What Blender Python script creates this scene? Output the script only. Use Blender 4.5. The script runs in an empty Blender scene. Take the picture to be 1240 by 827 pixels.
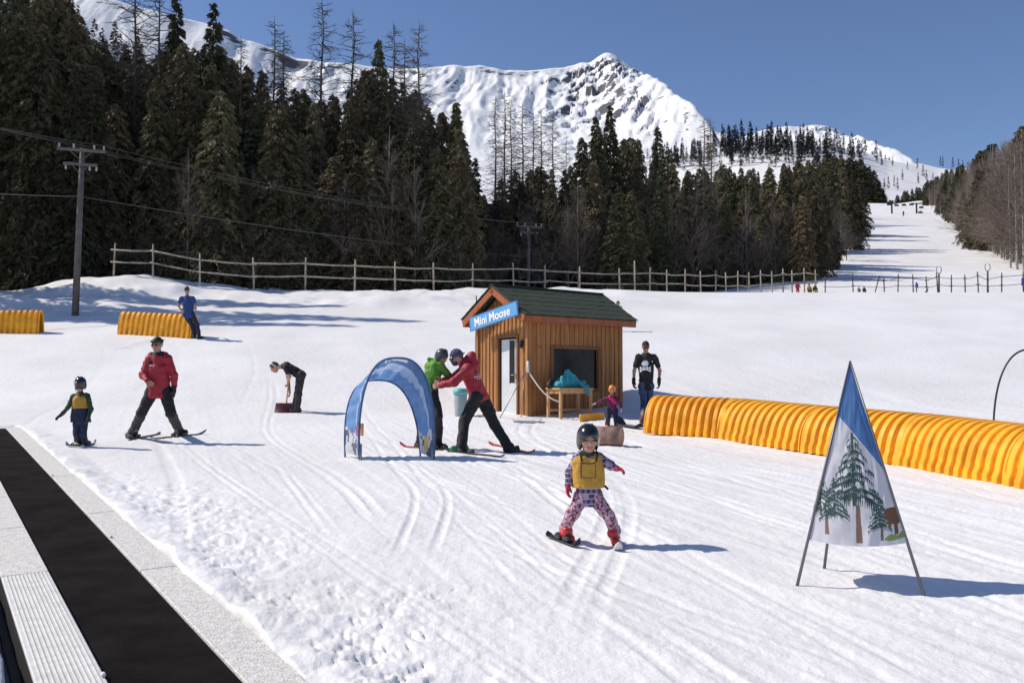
import bpy, math, random
import numpy as np
R = math.radians
random.seed(7)
rng = np.random.default_rng(7)
scene = bpy.context.scene
COL = scene.collection

# ------------------------------------------------------------------ camera numbers
F = 1102.0                    # focal length in photograph pixels (1240 wide)
CAMZ = 1.69
PITCH = R(2.68)
SP, CP = math.sin(PITCH), math.cos(PITCH)

def ray(px, row):
    X = (px - 620.0) / F
    Z = (413.5 - row) / F
    return np.array([X, CP - Z * SP, SP + Z * CP])

def at(px, row, d):
    r = ray(px, row)
    t = d / r[1]
    return np.array([r[0] * t, d, CAMZ + r[2] * t])

# ------------------------------------------------------------------ noise
def _h(ix, iy, iz, seed):
    h = (ix.astype(np.int64) * 374761393 + iy.astype(np.int64) * 668265263 + iz.astype(np.int64) * 2147483647 + seed * 1274126177) & 0xFFFFFFFF
    h = ((h ^ (h >> 13)) * 1274126177) & 0xFFFFFFFF
    h = ((h ^ (h >> 16)) * 2246822519) & 0xFFFFFFFF
    h = h ^ (h >> 15)
    return (h & 0xFFFF) / 32767.5 - 1.0

def n2(x, y, seed=0):
    x = np.asarray(x, float); y = np.asarray(y, float)
    ix = np.floor(x); iy = np.floor(y)
    fx = x - ix; fy = y - iy
    fx = fx * fx * fx * (fx * (fx * 6 - 15) + 10); fy = fy * fy * fy * (fy * (fy * 6 - 15) + 10)
    z = np.zeros_like(ix)
    a = _h(ix, iy, z, seed); b = _h(ix + 1, iy, z, seed); c = _h(ix, iy + 1, z, seed); d = _h(ix + 1, iy + 1, z, seed)
    return (a * (1 - fx) + b * fx) * (1 - fy) + (c * (1 - fx) + d * fx) * fy

def fbm(x, y, octv=4, seed=0, gain=.5):
    v = 0.0; a = 1.0; f = 1.0; t = 0.0
    for o in range(octv):
        v = v + a * n2(x * f + o * 17.3, y * f - o * 9.1, seed + o)
        t += a; a *= gain; f *= 2.03
    return v / t

def n3(p, seed=0):
    i = np.floor(p); f = p - i; f = f * f * (3 - 2 * f)
    out = 0
    for dx in (0, 1):
        for dy in (0, 1):
            for dz in (0, 1):
                w = (f[..., 0] if dx else 1 - f[..., 0]) * (f[..., 1] if dy else 1 - f[..., 1]) * (f[..., 2] if dz else 1 - f[..., 2])
                out = out + w * _h(i[..., 0] + dx, i[..., 1] + dy, i[..., 2] + dz, seed)
    return out

def sst(a, b, x):
    t = np.clip((x - a) / (b - a), 0, 1)
    return t * t * (3 - 2 * t)

# ------------------------------------------------------------------ the lie of the land
_py = np.linspace(-50, 70, 2401)
_pz = np.interp(_py, [-50, 0, 18, 22, 26.5, 31, 44, 60, 70], [-2.1, 0, .77, 1.12, 2.08, 3.25, 6.15, 7.5, 8.2])
_k = np.exp(-np.linspace(-3, 3, 61) ** 2 / 2); _k /= _k.sum()
_ps = np.convolve(np.pad(_pz, 30, mode='edge'), _k, mode='valid')
_w0 = sst(60, 66, _py) + sst(-44, -49, _py)
_pz = _ps * (1 - np.clip(_w0, 0, 1)) + _pz * np.clip(_w0, 0, 1)

def px_u(p): return (p - 620.0) / F
_HU = [px_u(p) for p in (-200, 0, 85, 170, 250, 330, 450, 560, 640, 700, 770, 850, 900, 960, 1010, 1050, 1080, 1140, 1200, 1300, 1450)]
_HR = [-95, -18, 24, 66, 118, 225, 330, 372, 330, 240, 192, 178, 168, 166, 170, 182, 190, 198, 200, 200, 200]
_HY = [330, 330, 330, 330, 330, 340, 380, 450, 560, 620, 620, 620, 620, 620, 620, 620, 620, 620, 620, 620, 620]

CV0 = np.array([-1.32, 4.55]); CVE = np.array([-.5405, .8414]); CVN = np.array([-.8414, -.5405])
def conv_tn(x, y):
    return (x - CV0[0]) * CVE[0] + (y - CV0[1]) * CVE[1], (x - CV0[0]) * CVN[0] + (y - CV0[1]) * CVN[1]

def ground_base(x, y):
    """large shape only"""
    x = np.asarray(x, float); y = np.asarray(y, float)
    u = np.clip(x / np.maximum(y, 20.0), -.75, .75)
    w = sst(.10, .36, u)
    sl = .06 + .17 * w
    z = np.interp(np.minimum(y, 60), _py, _pz)
    z = z + np.where(y > 60, sl * (np.minimum(y, 265) - 60), 0)
    ys = 95 + 205 * sst(-.15, .1, u)
    zs = 7.5 + sl * (np.minimum(ys, 265) - 60)
    yr = np.interp(u, _HU, _HY)
    zr = CAMZ + (465 - np.interp(u, _HU, _HR)) / F * yr
    t = np.clip((y - ys) / (yr - ys), 0, 1)
    hz = zs + (zr - zs) * (t ** 1.25)
    z = np.where(y > ys, hz, z)
    z = np.where(y > yr, zr - (y - yr) * .35, z)
    return z

def ground_fine(x, y):
    x = np.asarray(x, float); y = np.asarray(y, float)
    r = np.sqrt(x * x + y * y)
    t, n = conv_tn(x, y)
    near = 1 - sst(14, 40, r)
    far = sst(70, 200, r)
    free = sst(.28, .7, -n) + sst(.95, 1.15, n) + sst(16.5, 17.5, t)      # 0 along the conveyor
    free = np.clip(free, 0, 1)
    z = .05 * fbm(x * .22, y * .22, 3, 3) * sst(6, 14, r) * (1 - far)
    # ski tracks running down toward the camera
    c = x * .94 + y * .35; a = -x * .35 + y * .94
    tr = fbm(c * 5.5, a * .16, 3, 11)
    z = z + (.012 * tr * sst(-3, 1.5, x) + .004 * tr + .004 * np.abs(n2(c * 11, a * .22, 15))) * near * sst(.6, 2.5, -n)
    z = z - .012 * sst(.58, .8, n2(c * 4.2 + 3 * n2(a * .1, c * .1, 4), a * .07, 21)) * near
    # distinct tracks left by single skis, mostly in pairs
    rt_ = np.random.default_rng(5)
    for i in range(34):
        x0 = rt_.uniform(-6.5, 7.5); sl_ = -.36 + rt_.normal(0, .13); am = rt_.uniform(.05, .6); fr = rt_.uniform(.18, .5); p0 = rt_.uniform(0, 6.3)
        ya, yb_ = rt_.uniform(2, 9), rt_.uniform(10, 26); dp = rt_.uniform(.004, .0105); wd = rt_.uniform(.03, .055); gap = rt_.uniform(.12, .34)
        xc = x0 + sl_ * (y - 7) + am * np.sin(fr * y + p0)
        f_ = sst(ya, ya + 1.5, y) * sst(yb_, yb_ - 3, y) * sst(.35, .8, -n) * (.55 + .45 * sst(-.3, .3, n2(y * .7, y * 0 + i, 19)))
        for g_ in (0, gap):
            d_ = np.abs(x - xc - g_ * (1 + .15 * np.sin(y * .6 + i))) / wd
            z = z + f_ * dp * (-np.exp(-d_ ** 4) + .55 * np.exp(-((d_ - 1.5) / .45) ** 2))
    # scattered lumps and chopped snow
    z = z + .012 * fbm(x * 1.7, y * 1.7, 3, 5) * near
    chop = np.clip(sst(1.9, .7, -n + .6 * fbm(x * .6, y * .6, 2, 31)), 0, 1) * sst(13.5, 10, y) * sst(.1, .3, -n)
    chop = np.maximum(chop, .14 * sst(.15, .5, fbm(x * .28, y * .28, 3, 41)) * near)
    q = fbm(x * 6.8 + 1.4 * n2(x * 2, y * 2, 8), y * 6.0, 4, 51, .68)
    pit = sst(.10, .50, q)
    z = z + chop * (.026 * fbm(x * 9, y * 9, 4, 61, .65) - .034 * pit + .010)
    # banks along the fence
    bank = sst(36, 42, y) * sst(58, 50, y) * sst(.22, .02, x / np.maximum(y, 10))
    z = z + bank * (.55 * np.maximum(0, fbm(x * .16, y * .30, 3, 71) + .1) + .16 * fbm(x * .7, y * .7, 3, 72))
    bl = np.exp(-((x + 18.5) / 4.5) ** 2 - ((y - 46) / 3.2) ** 2)
    z = z + .75 * bl
    mid = sst(18, 26, y) * sst(50, 40, y)
    z = z + mid * .035 * fbm(x * .25 + y * .1, y * 1.3, 3, 81)
    z = z + far * 4.0 * fbm(x * .012, y * .012, 4, 91) * sst(.05, -.05, np.abs(x / np.maximum(y, 1) - .44) - .12)
    z = z * (.15 + .85 * free)
    wob = .085 * fbm(x * 2.2, y * 2.2, 4, 97)
    z = z + .07 * sst(.20, .29, -n) * sst(.75, .35, -n) * (.55 + .6 * fbm(x * 3, y * 3, 3, 98)) * sst(17, 15, t)
    inside = sst(-.29, -.24, n + wob) * sst(.985, .945, n + wob * .3) * sst(16.9, 16.6, t)
    z = z - .16 * inside
    z = z - .30 * sst(.84, .92, n) * sst(.985, .935, n + wob * .3) * sst(16.7, 16.2, t)
    z = z + .085 * sst(.95, 1.08, n + wob * .4) * sst(2.6, 1.7, n) * sst(14, 9, t) * (1 + .8 * fbm(x * 2.5, y * 2.5, 3, 95))
    return z

def G(x, y):
    return ground_base(x, y) + ground_fine(x, y)

def gz(x, y): return float(G(np.array([x]), np.array([y]))[0])
def gb(x, y): return float(ground_base(np.array([x]), np.array([y]))[0])

def hit(px, row, fine=True):
    r = ray(px, row)
    ys = np.concatenate([np.arange(2, 80, .02), np.arange(80, 640, .25)])
    X = r[0] * ys / r[1]; Z = CAMZ + r[2] * ys / r[1]
    g = G(X, ys) if fine else ground_base(X, ys)
    k = np.nonzero(Z < g)[0]
    i = k[0] if len(k) else len(ys) - 1
    return np.array([X[i], ys[i], g[i]])

# ------------------------------------------------------------------ meshes
class MB:
    def __init__(s): s.v = []; s.f = []; s.m = []; s.n = 0
    def add(s, v, f, m=0):
        v = np.asarray(v, float).reshape(-1, 3)
        s.v.append(v)
        for q in f: s.f.append([i + s.n for i in q]); s.m.append(m)
        s.n += len(v); return s
    def box(s, c, size, ax=None, m=0, bev=0.0):
        c = np.asarray(c, float); sx, sy, sz = [q / 2 for q in size]
        A = np.eye(3) if ax is None else np.asarray(ax, float)
        if bev <= 0:
            v = [(i * sx, j * sy, k * sz) for i in (-1, 1) for j in (-1, 1) for k in (-1, 1)]
            f = [(0, 1, 3, 2), (4, 6, 7, 5), (0, 4, 5, 1), (2, 3, 7, 6), (0, 2, 6, 4), (1, 5, 7, 3)]
        else:
            b = min(bev, sx * .9, sy * .9, sz * .9)
            v = []; idx = {}
            for i in (-1, 1):
                for j in (-1, 1):
                    for k in (-1, 1):
                        for a in range(3):
                            p = [i * (sx - b), j * (sy - b), k * (sz - b)]
                            p[a] = (i * sx, j * sy, k * sz)[a]
                            idx[(i, j, k, a)] = len(v); v.append(p)
            f = []
            I = lambda i, j, k, a: idx[(i, j, k, a)]
            for sgn in (-1, 1):
                f.append([I(sgn, -1, -1, 0), I(sgn, 1, -1, 0), I(sgn, 1, 1, 0), I(sgn, -1, 1, 0)][::sgn])
                f.append([I(-1, sgn, -1, 1), I(-1, sgn, 1, 1), I(1, sgn, 1, 1), I(1, sgn, -1, 1)][::sgn])
                f.append([I(-1, -1, sgn, 2), I(1, -1, sgn, 2), I(1, 1, sgn, 2), I(-1, 1, sgn, 2)][::sgn])
            for j in (-1, 1):
                for k in (-1, 1):
                    f.append([I(-1, j, k, 1), I(1, j, k, 1), I(1, j, k, 2), I(-1, j, k, 2)][::(1 if j * k > 0 else -1)])
            for i in (-1, 1):
                for k in (-1, 1):
                    f.append([I(i, -1, k, 0), I(i, -1, k, 2), I(i, 1, k, 2), I(i, 1, k, 0)][::(-1 if i * k < 0 else 1)])
            for i in (-1, 1):
                for j in (-1, 1):
                    f.append([I(i, j, -1, 0), I(i, j, 1, 0), I(i, j, 1, 1), I(i, j, -1, 1)][::(1 if i * j > 0 else -1)])
            for i in (-1, 1):
                for j in (-1, 1):
                    for k in (-1, 1):
                        f.append([I(i, j, k, 0), I(i, j, k, 1), I(i, j, k, 2)][::(1 if i * j * k > 0 else -1)])
        v = np.asarray(v) @ A + c
        return s.add(v, f, m)
    def tube(s, pts, rad, n=8, m=0, cap=True):
        pts = np.asarray(pts, float); k = len(pts)
        rad = np.full(k, rad) if np.isscalar(rad) else np.asarray(rad, float)
        V = []; up = None
        for i in range(k):
            d = pts[min(i + 1, k - 1)] - pts[max(i - 1, 0)]
            d = d / (np.linalg.norm(d) + 1e-9)
            if up is None:
                up = np.array([0, 0, 1.0]) if abs(d[2]) < .9 else np.array([1.0, 0, 0])
            a = up - d * up.dot(d); a /= np.linalg.norm(a) + 1e-9
            b = np.cross(d, a); up = a
            for j in range(n):
                th = 2 * math.pi * j / n
                V.append(pts[i] + rad[i] * (a * math.cos(th) + b * math.sin(th)))
        f = []
        for i in range(k - 1):
            for j in range(n):
                f.append((i * n + j, i * n + (j + 1) % n, (i + 1) * n + (j + 1) % n, (i + 1) * n + j))
        if cap:
            f.append(tuple(range(n))[::-1]); f.append(tuple((k - 1) * n + j for j in range(n)))
        return s.add(V, f, m)
    def prism(s, poly, ax, c, th, m=0):
        """polygon (a,b) in the plane ax[0],ax[1] at c, extruded th along ax[2]"""
        A = np.asarray(ax, float); c = np.asarray(c, float); k = len(poly)
        lo = [c + p[0] * A[0] + p[1] * A[1] for p in poly]; hi = [q + th * A[2] for q in lo]
        f = [tuple(range(k))[::-1], tuple(range(k, 2 * k))] + [(i, (i + 1) % k, k + (i + 1) % k, k + i) for i in range(k)]
        return s.add(lo + hi, f, m)
    def grid(s, P, m=0, close=False):
        """P: (a,b,3) points"""
        a, b, _ = P.shape
        f = [(i * b + j, (i + 1) * b + j, (i + 1) * b + j + 1, i * b + j + 1) for i in range(a - 1) for j in range(b - 1)]
        if callable(m):
            C = (P[:-1, :-1] + P[1:, 1:]) / 2
            mm = m(a - 1, b - 1)
            s.v.append(P.reshape(-1, 3))
            for q, k in zip(f, mm.reshape(-1)): s.f.append([i + s.n for i in q]); s.m.append(int(k))
            s.n += a * b
            return s
        return s.add(P.reshape(-1, 3), f, m)

def mesh_obj(name, V, faces, mats, parent=None, mi=None, smooth=False, origin=None):
    me = bpy.data.meshes.new(name)
    V = np.asarray(V, float)
    o = bpy.data.objects.new(name, me)
    if parent is not None:
        V = V - np.array(world_loc(parent)); o.parent = parent
    elif origin is not None:
        V = V - np.asarray(origin, float); o.location = tuple(origin)
    if isinstance(faces, np.ndarray):
        nf, k = faces.shape
        me.vertices.add(len(V)); me.vertices.foreach_set('co', V.astype(np.float32).ravel())
        me.loops.add(nf * k); me.loops.foreach_set('vertex_index', faces.astype(np.int32).ravel())
        me.polygons.add(nf); me.polygons.foreach_set('loop_start', np.arange(0, nf * k, k, dtype=np.int32))
        me.update(calc_edges=True)
    else:
        me.from_pydata(V.tolist(), [], [list(map(int, f)) for f in faces])
    if not isinstance(mats, (list, tuple)): mats = [mats]
    for m in mats: me.materials.append(m)
    if mi is not None: me.polygons.foreach_set('material_index', np.asarray(mi, dtype=np.int32))
    me.polygons.foreach_set('use_smooth', np.full(len(me.polygons), bool(smooth)))
    me.update()
    COL.objects.link(o)
    return o

def world_loc(o):
    l = np.array(o.location)
    while o.parent is not None:
        o = o.parent; l = l + np.array(o.location)
    return l

def obj(name, mb, mats, parent=None, smooth=False, origin=None):
    return mesh_obj(name, np.concatenate(mb.v), mb.f, mats, parent, mb.m, smooth, origin)

def tag(o, label=None, cat=None, group=None, kind=None):
    if label: o['label'] = label
    if cat: o['category'] = cat
    if group: o['group'] = group
    if kind: o['kind'] = kind
    return o

def thing(name, label, cat, loc, group=None):
    o = bpy.data.objects.new(name, None); COL.objects.link(o)
    o.empty_display_size = .2
    o.location = tuple(float(q) for q in loc)
    return tag(o, label, cat, group)

def dup(root, loc=None, rotz=None, scale=None, label=None, group=None):
    r = root.copy(); COL.objects.link(r)
    if loc is not None: r.location = loc
    if rotz is not None: r.rotation_euler = (0, 0, rotz)
    if scale is not None: r.scale = scale
    if label: r['label'] = label
    if group: r['group'] = group
    for ch in list(root.children):
        c = ch.copy(); COL.objects.link(c); c.parent = r
        for g in ch.children:
            d = g.copy(); COL.objects.link(d); d.parent = c
    return r

# ------------------------------------------------------------------ materials
def mat(name, col, rough=.6, var=0.0, vscale=8.0, bump=0.0, bscale=30.0, metal=0.0, spec=.5, col2=None, coat=0.0, rnd=0.0, sheen=0.0, trans=0.0):
    m = bpy.data.materials.new(name); m.use_nodes = True
    nt = m.node_tree; N = nt.nodes; L = nt.links
    b = N['Principled BSDF']
    b.inputs['Base Color'].default_value = (*col, 1)
    b.inputs['Roughness'].default_value = rough
    b.inputs['Metallic'].default_value = metal
    b.inputs['Specular IOR Level'].default_value = spec
    b.inputs['Coat Weight'].default_value = coat
    b.inputs['Sheen Weight'].default_value = sheen
    tc = None
    if var or bump or col2 is not None or rnd:
        tc = N.new('ShaderNodeTexCoord')
    last = None
    if var or col2 is not None:
        nz = N.new('ShaderNodeTexNoise'); nz.inputs['Scale'].default_value = vscale; nz.inputs['Detail'].default_value = 5; nz.inputs['Roughness'].default_value = .6
        L.new(tc.outputs['Object'], nz.inputs['Vector'])
        mx = N.new('ShaderNodeMix'); mx.data_type = 'RGBA'
        c2 = col2 if col2 is not None else tuple(q * (1 - var) for q in col)
        c1 = col if col2 is not None else tuple(min(1, q * (1 + var)) for q in col)
        mr = N.new('ShaderNodeMapRange'); mr.inputs[1].default_value = .35; mr.inputs[2].default_value = .65
        L.new(nz.outputs['Fac'], mr.inputs[0]); L.new(mr.outputs[0], mx.inputs[0])
        mx.inputs[6].default_value = (*c1, 1); mx.inputs[7].default_value = (*c2, 1)
        last = mx.outputs[2]
    if rnd:
        oi = N.new('ShaderNodeObjectInfo')
        hs = N.new('ShaderNodeHueSaturation')
        mr = N.new('ShaderNodeMapRange'); mr.inputs[3].default_value = 1 - rnd; mr.inputs[4].default_value = 1 + rnd
        L.new(oi.outputs['Random'], mr.inputs[0]); L.new(mr.outputs[0], hs.inputs['Value'])
        m2 = N.new('ShaderNodeMath'); m2.operation = 'MULTIPLY'; m2.inputs[1].default_value = 7.31
        fr = N.new('ShaderNodeMath'); fr.operation = 'FRACT'
        mr2 = N.new('ShaderNodeMapRange'); mr2.inputs[3].default_value = .5 - rnd * .05; mr2.inputs[4].default_value = .5 + rnd * .06
        L.new(oi.outputs['Random'], m2.inputs[0]); L.new(m2.outputs[0], fr.inputs[0]); L.new(fr.outputs[0], mr2.inputs[0]); L.new(mr2.outputs[0], hs.inputs['Hue'])
        if last is not None: L.new(last, hs.inputs['Color'])
        else: hs.inputs['Color'].default_value = (*col, 1)
        last = hs.outputs['Color']
    if last is not None: L.new(last, b.inputs['Base Color'])
    if bump:
        nb = N.new('ShaderNodeTexNoise'); nb.inputs['Scale'].default_value = bscale; nb.inputs['Detail'].default_value = 4
        L.new(tc.outputs['Object'], nb.inputs['Vector'])
        bp = N.new('ShaderNodeBump'); bp.inputs['Strength'].default_value = bump; bp.inputs['Distance'].default_value = .02
        L.new(nb.outputs['Fac'], bp.inputs['Height']); L.new(bp.outputs['Normal'], b.inputs['Normal'])
    return m
# ------------------------------------------------------------------ smooth organic bodies (signed distance + surface nets)
def surface_nets(Fd, o, h):
    S = Fd < 0
    nx, ny, nz = Fd.shape
    cnt = np.zeros((nx - 1, ny - 1, nz - 1), np.int8)
    for i in (0, 1):
        for j in (0, 1):
            for k in (0, 1):
                cnt += S[i:nx - 1 + i, j:ny - 1 + j, k:nz - 1 + k]
    mk = (cnt > 0) & (cnt < 8)
    ci = np.argwhere(mk)
    acc = np.zeros((len(ci), 3)); num = np.zeros(len(ci))
    cor = [(i, j, k) for i in (0, 1) for j in (0, 1) for k in (0, 1)]
    val = {c: Fd[ci[:, 0] + c[0], ci[:, 1] + c[1], ci[:, 2] + c[2]] for c in cor}
    for a in cor:
        for ax in range(3):
            if a[ax] == 0:
                b = list(a); b[ax] = 1; b = tuple(b)
                fa, fb = val[a], val[b]
                cr = (fa < 0) != (fb < 0)
                t = np.where(cr, fa / np.where(cr, fa - fb, 1), 0)
                p = np.array(a, float)[None, :].repeat(len(ci), 0); p[:, ax] += t
                acc += p * cr[:, None]; num += cr
    V = (ci + acc / num[:, None]) * h + o
    idx = np.full(mk.shape, -1, np.int64); idx[mk] = np.arange(len(ci))
    Q = []
    for ax in range(3):
        sl0 = [slice(1, -1)] * 3; sl1 = [slice(1, -1)] * 3
        sl0[ax] = slice(0, -1); sl1[ax] = slice(1, None)
        A = S[tuple(sl0)]; B = S[tuple(sl1)]
        e = np.argwhere(A != B)
        off = [1, 1, 1]; off[ax] = 0
        e = e + np.array(off)
        ins = S[e[:, 0], e[:, 1], e[:, 2]]
        o1, o2 = [q for q in range(3) if q != ax]
        if ax == 1: o1, o2 = o2, o1
        def cell(a, b):
            c = e.copy(); c[:, o1] -= a; c[:, o2] -= b
            return idx[c[:, 0], c[:, 1], c[:, 2]]
        q = np.stack([cell(1, 1), cell(0, 1), cell(0, 0), cell(1, 0)], 1)
        q[~ins] = q[~ins][:, ::-1]
        Q.append(q)
    return V, np.concatenate(Q)

def cap(a, b, ra, rb=None, sub=False): return ('c', np.asarray(a, float), np.asarray(b, float), ra, ra if rb is None else rb, sub)
def ell(c, r, A=None, sub=False): return ('e', np.asarray(c, float), np.asarray(r, float), np.eye(3) if A is None else np.asarray(A, float), None, sub)
def half(c, n): return ('h', np.asarray(c, float), np.asarray(n, float), None, None, True)   # cut away the side n points to

def sdf_mesh(prims, h, k=.03, wr=0.0, wf=9.0, seed=0, pad=.0):
    lo = np.full(3, 1e9); hi = -lo
    for p in prims:
        if p[5]: continue
        if p[0] == 'c':
            r = max(p[3], p[4])
            lo = np.minimum(lo, np.minimum(p[1], p[2]) - r); hi = np.maximum(hi, np.maximum(p[1], p[2]) + r)
        else:
            r = p[2].max(); lo = np.minimum(lo, p[1] - r); hi = np.maximum(hi, p[1] + r)
    lo = lo - k - 2 * h - wr; hi = hi + k + 2 * h + wr
    n = np.ceil((hi - lo) / h).astype(int) + 1
    ax = [lo[i] + np.arange(n[i]) * h for i in range(3)]
    D = np.full(n, .5, np.float32)
    def ev(p, sl):
        X = ax[0][sl[0]][:, None, None]; Y = ax[1][sl[1]][None, :, None]; Z = ax[2][sl[2]][None, None, :]
        if p[0] == 'c':
            a, b = p[1], p[2]; ba = b - a; L2 = max(1e-9, ba.dot(ba))
            t = np.clip(((X - a[0]) * ba[0] + (Y - a[1]) * ba[1] + (Z - a[2]) * ba[2]) / L2, 0, 1)
            d = np.sqrt((X - a[0] - ba[0] * t) ** 2 + (Y - a[1] - ba[1] * t) ** 2 + (Z - a[2] - ba[2] * t) ** 2)
            return d - (p[3] + (p[4] - p[3]) * t)
        if p[0] == 'h':
            return -((X - p[1][0]) * p[2][0] + (Y - p[1][1]) * p[2][1] + (Z - p[1][2]) * p[2][2])
        A = p[3]; q = 0; x = (X - p[1][0], Y - p[1][1], Z - p[1][2])
        for i in range(3):
            q = q + ((x[0] * A[i][0] + x[1] * A[i][1] + x[2] * A[i][2]) / p[2][i]) ** 2
        q = np.sqrt(q)
        return (q - 1) * p[2].min()
    for p in prims:
        if p[5]: continue
        if p[0] == 'c':
            r = max(p[3], p[4]); l2 = np.minimum(p[1], p[2]) - r; h2 = np.maximum(p[1], p[2]) + r
        else:
            r = p[2].max(); l2 = p[1] - r; h2 = p[1] + r
        mg = k + 3 * h
        sl = tuple(slice(max(0, int((l2[i] - mg - lo[i]) / h)), min(n[i], int((h2[i] + mg - lo[i]) / h) + 2)) for i in range(3))
        d = ev(p, sl).astype(np.float32)
        c = D[sl]
        hh = np.clip(.5 + .5 * (c - d) / k, 0, 1)
        D[sl] = c * (1 - hh) + d * hh - k * hh * (1 - hh)
    if wr:
        near = np.argwhere(np.abs(D) < wr * 1.5 + 2 * h)
        P = np.stack([ax[i][near[:, i]] for i in range(3)], 1)
        w = n3(P * wf, seed) * .65 + n3(P * wf * 2.1 + 5, seed + 1) * .35
        w = 1 - 2 * np.abs(w)                 # creases
        D[near[:, 0], near[:, 1], near[:, 2]] += (wr * w).astype(np.float32)
    full = (slice(None),) * 3
    for p in prims:
        if p[5]: D = np.maximum(D, -ev(p, full).astype(np.float32))
    return surface_nets(D, lo, h)

def sdf_obj(name, prims, h, mats, parent, k=.03, wr=0.0, wf=9.0, seed=0, paint=None, extra=None):
    V, Q = sdf_mesh(prims, h, k, wr, wf, seed)
    for e in (extra or []):
        V2, Q2 = sdf_mesh(e[0], e[1], e[2])
        Q = np.concatenate([Q, Q2 + len(V)]); V = np.concatenate([V, V2])
    mi = None
    if paint is not None:
        C = V[Q].mean(1)
        nrm = np.cross(V[Q[:, 2]] - V[Q[:, 0]], V[Q[:, 3]] - V[Q[:, 1]])
        nrm /= np.linalg.norm(nrm, axis=1, keepdims=True) + 1e-12
        mi = paint(C, nrm)
    return mesh_obj(name, V, Q, mats, parent, mi, True)

def unit(v): v = np.asarray(v, float); return v / (np.linalg.norm(v) + 1e-9)

def hand_prims(w, d, nrm, side, s=1.0, curl=.5, fat=1.0):
    """w wrist, d pointing direction, nrm palm normal, side = +1/-1 the way the thumb leaves"""
    d = unit(d); nrm = unit(nrm - d * np.dot(nrm, d)); t = np.cross(d, nrm) * side
    P = [cap(w, w + d * .03 * s, .024 * s * fat, .026 * s * fat)]
    for q in (-.03, -.01, .01, .03):
        P.append(cap(w + d * .02 * s + t * q * .6 * s, w + d * .085 * s + t * q * s, .015 * s * fat, .013 * s * fat))
    for q, L in ((.032, .072), (.011, .082), (-.011, .076), (-.031, .060)):
        a = w + d * .088 * s + t * q * s; r = .0092 * s * fat
        th = 0.0
        for seg, fr in enumerate((.45, .32, .26)):
            th += curl * (1.0 if seg else .7)
            b = a + (d * math.cos(th) + nrm * math.sin(th)) * L * fr * s
            P.append(cap(a, b, r, r * .9)); a = b; r *= .92
    a = w + d * .025 * s + t * .028 * s
    b = a + (d * .6 + t * .75 + nrm * .3) * .045 * s
    c = b + (d * .85 + t * .25 + nrm * .5) * .04 * s
    P += [cap(a, b, .0145 * s * fat, .0115 * s * fat), cap(b, c, .0115 * s * fat, .009 * s * fat)]
    return P

def lerp(a, b, t): return a + (b - a) * t
# ------------------------------------------------------------------ camera, sun and sky
cam_d = bpy.data.cameras.new('camera'); cam = bpy.data.objects.new('camera', cam_d); COL.objects.link(cam)
cam.location = (0, 0, CAMZ); cam.rotation_euler = (math.pi / 2 + PITCH, 0, 0)
cam_d.sensor_width = 36; cam_d.lens = F / 1240 * 36; cam_d.clip_end = 20000; cam_d.clip_start = .05
scene.camera = cam

SUN_EL = R(43); SUN_DIR = unit([-.985, .17, 0]); AZ = math.atan2(SUN_DIR[0], SUN_DIR[1])
sd = bpy.data.lights.new('sun', 'SUN'); sd.energy = 4.35; sd.angle = R(.55); sd.color = (1, .915, .80)
so = bpy.data.objects.new('sun', sd); COL.objects.link(so)
from mathutils import Vector
so.rotation_euler = Vector((-SUN_DIR[0] * math.cos(SUN_EL), -SUN_DIR[1] * math.cos(SUN_EL), -math.sin(SUN_EL))).to_track_quat('-Z', 'Y').to_euler()
so.location = (-30, 10, 40)
W = bpy.data.worlds.new('World'); scene.world = W; W.use_nodes = True
wn = W.node_tree; bg = wn.nodes['Background']
sky = wn.nodes.new('ShaderNodeTexSky'); sky.sky_type = 'NISHITA'; sky.sun_disc = False
sky.sun_elevation = SUN_EL; sky.sun_rotation = AZ; sky.altitude = 1200; sky.air_density = 1.0; sky.dust_density = .55; sky.ozone_density = 3.0
hs_ = wn.nodes.new('ShaderNodeHueSaturation'); hs_.inputs['Saturation'].default_value = 1.05; hs_.inputs['Hue'].default_value = .508
wn.links.new(sky.outputs[0], hs_.inputs['Color']); wn.links.new(hs_.outputs[0], bg.inputs[0]); bg.inputs[1].default_value = .118
vs = scene.view_settings; vs.view_transform = 'Standard'; vs.look = 'None'; vs.gamma = 1; vs.exposure = .0
scene.cycles.use_denoising = True
scene.cycles.max_bounces = 6; scene.cycles.diffuse_bounces = 3; scene.cycles.glossy_bounces = 2; scene.cycles.transmission_bounces = 3

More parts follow.
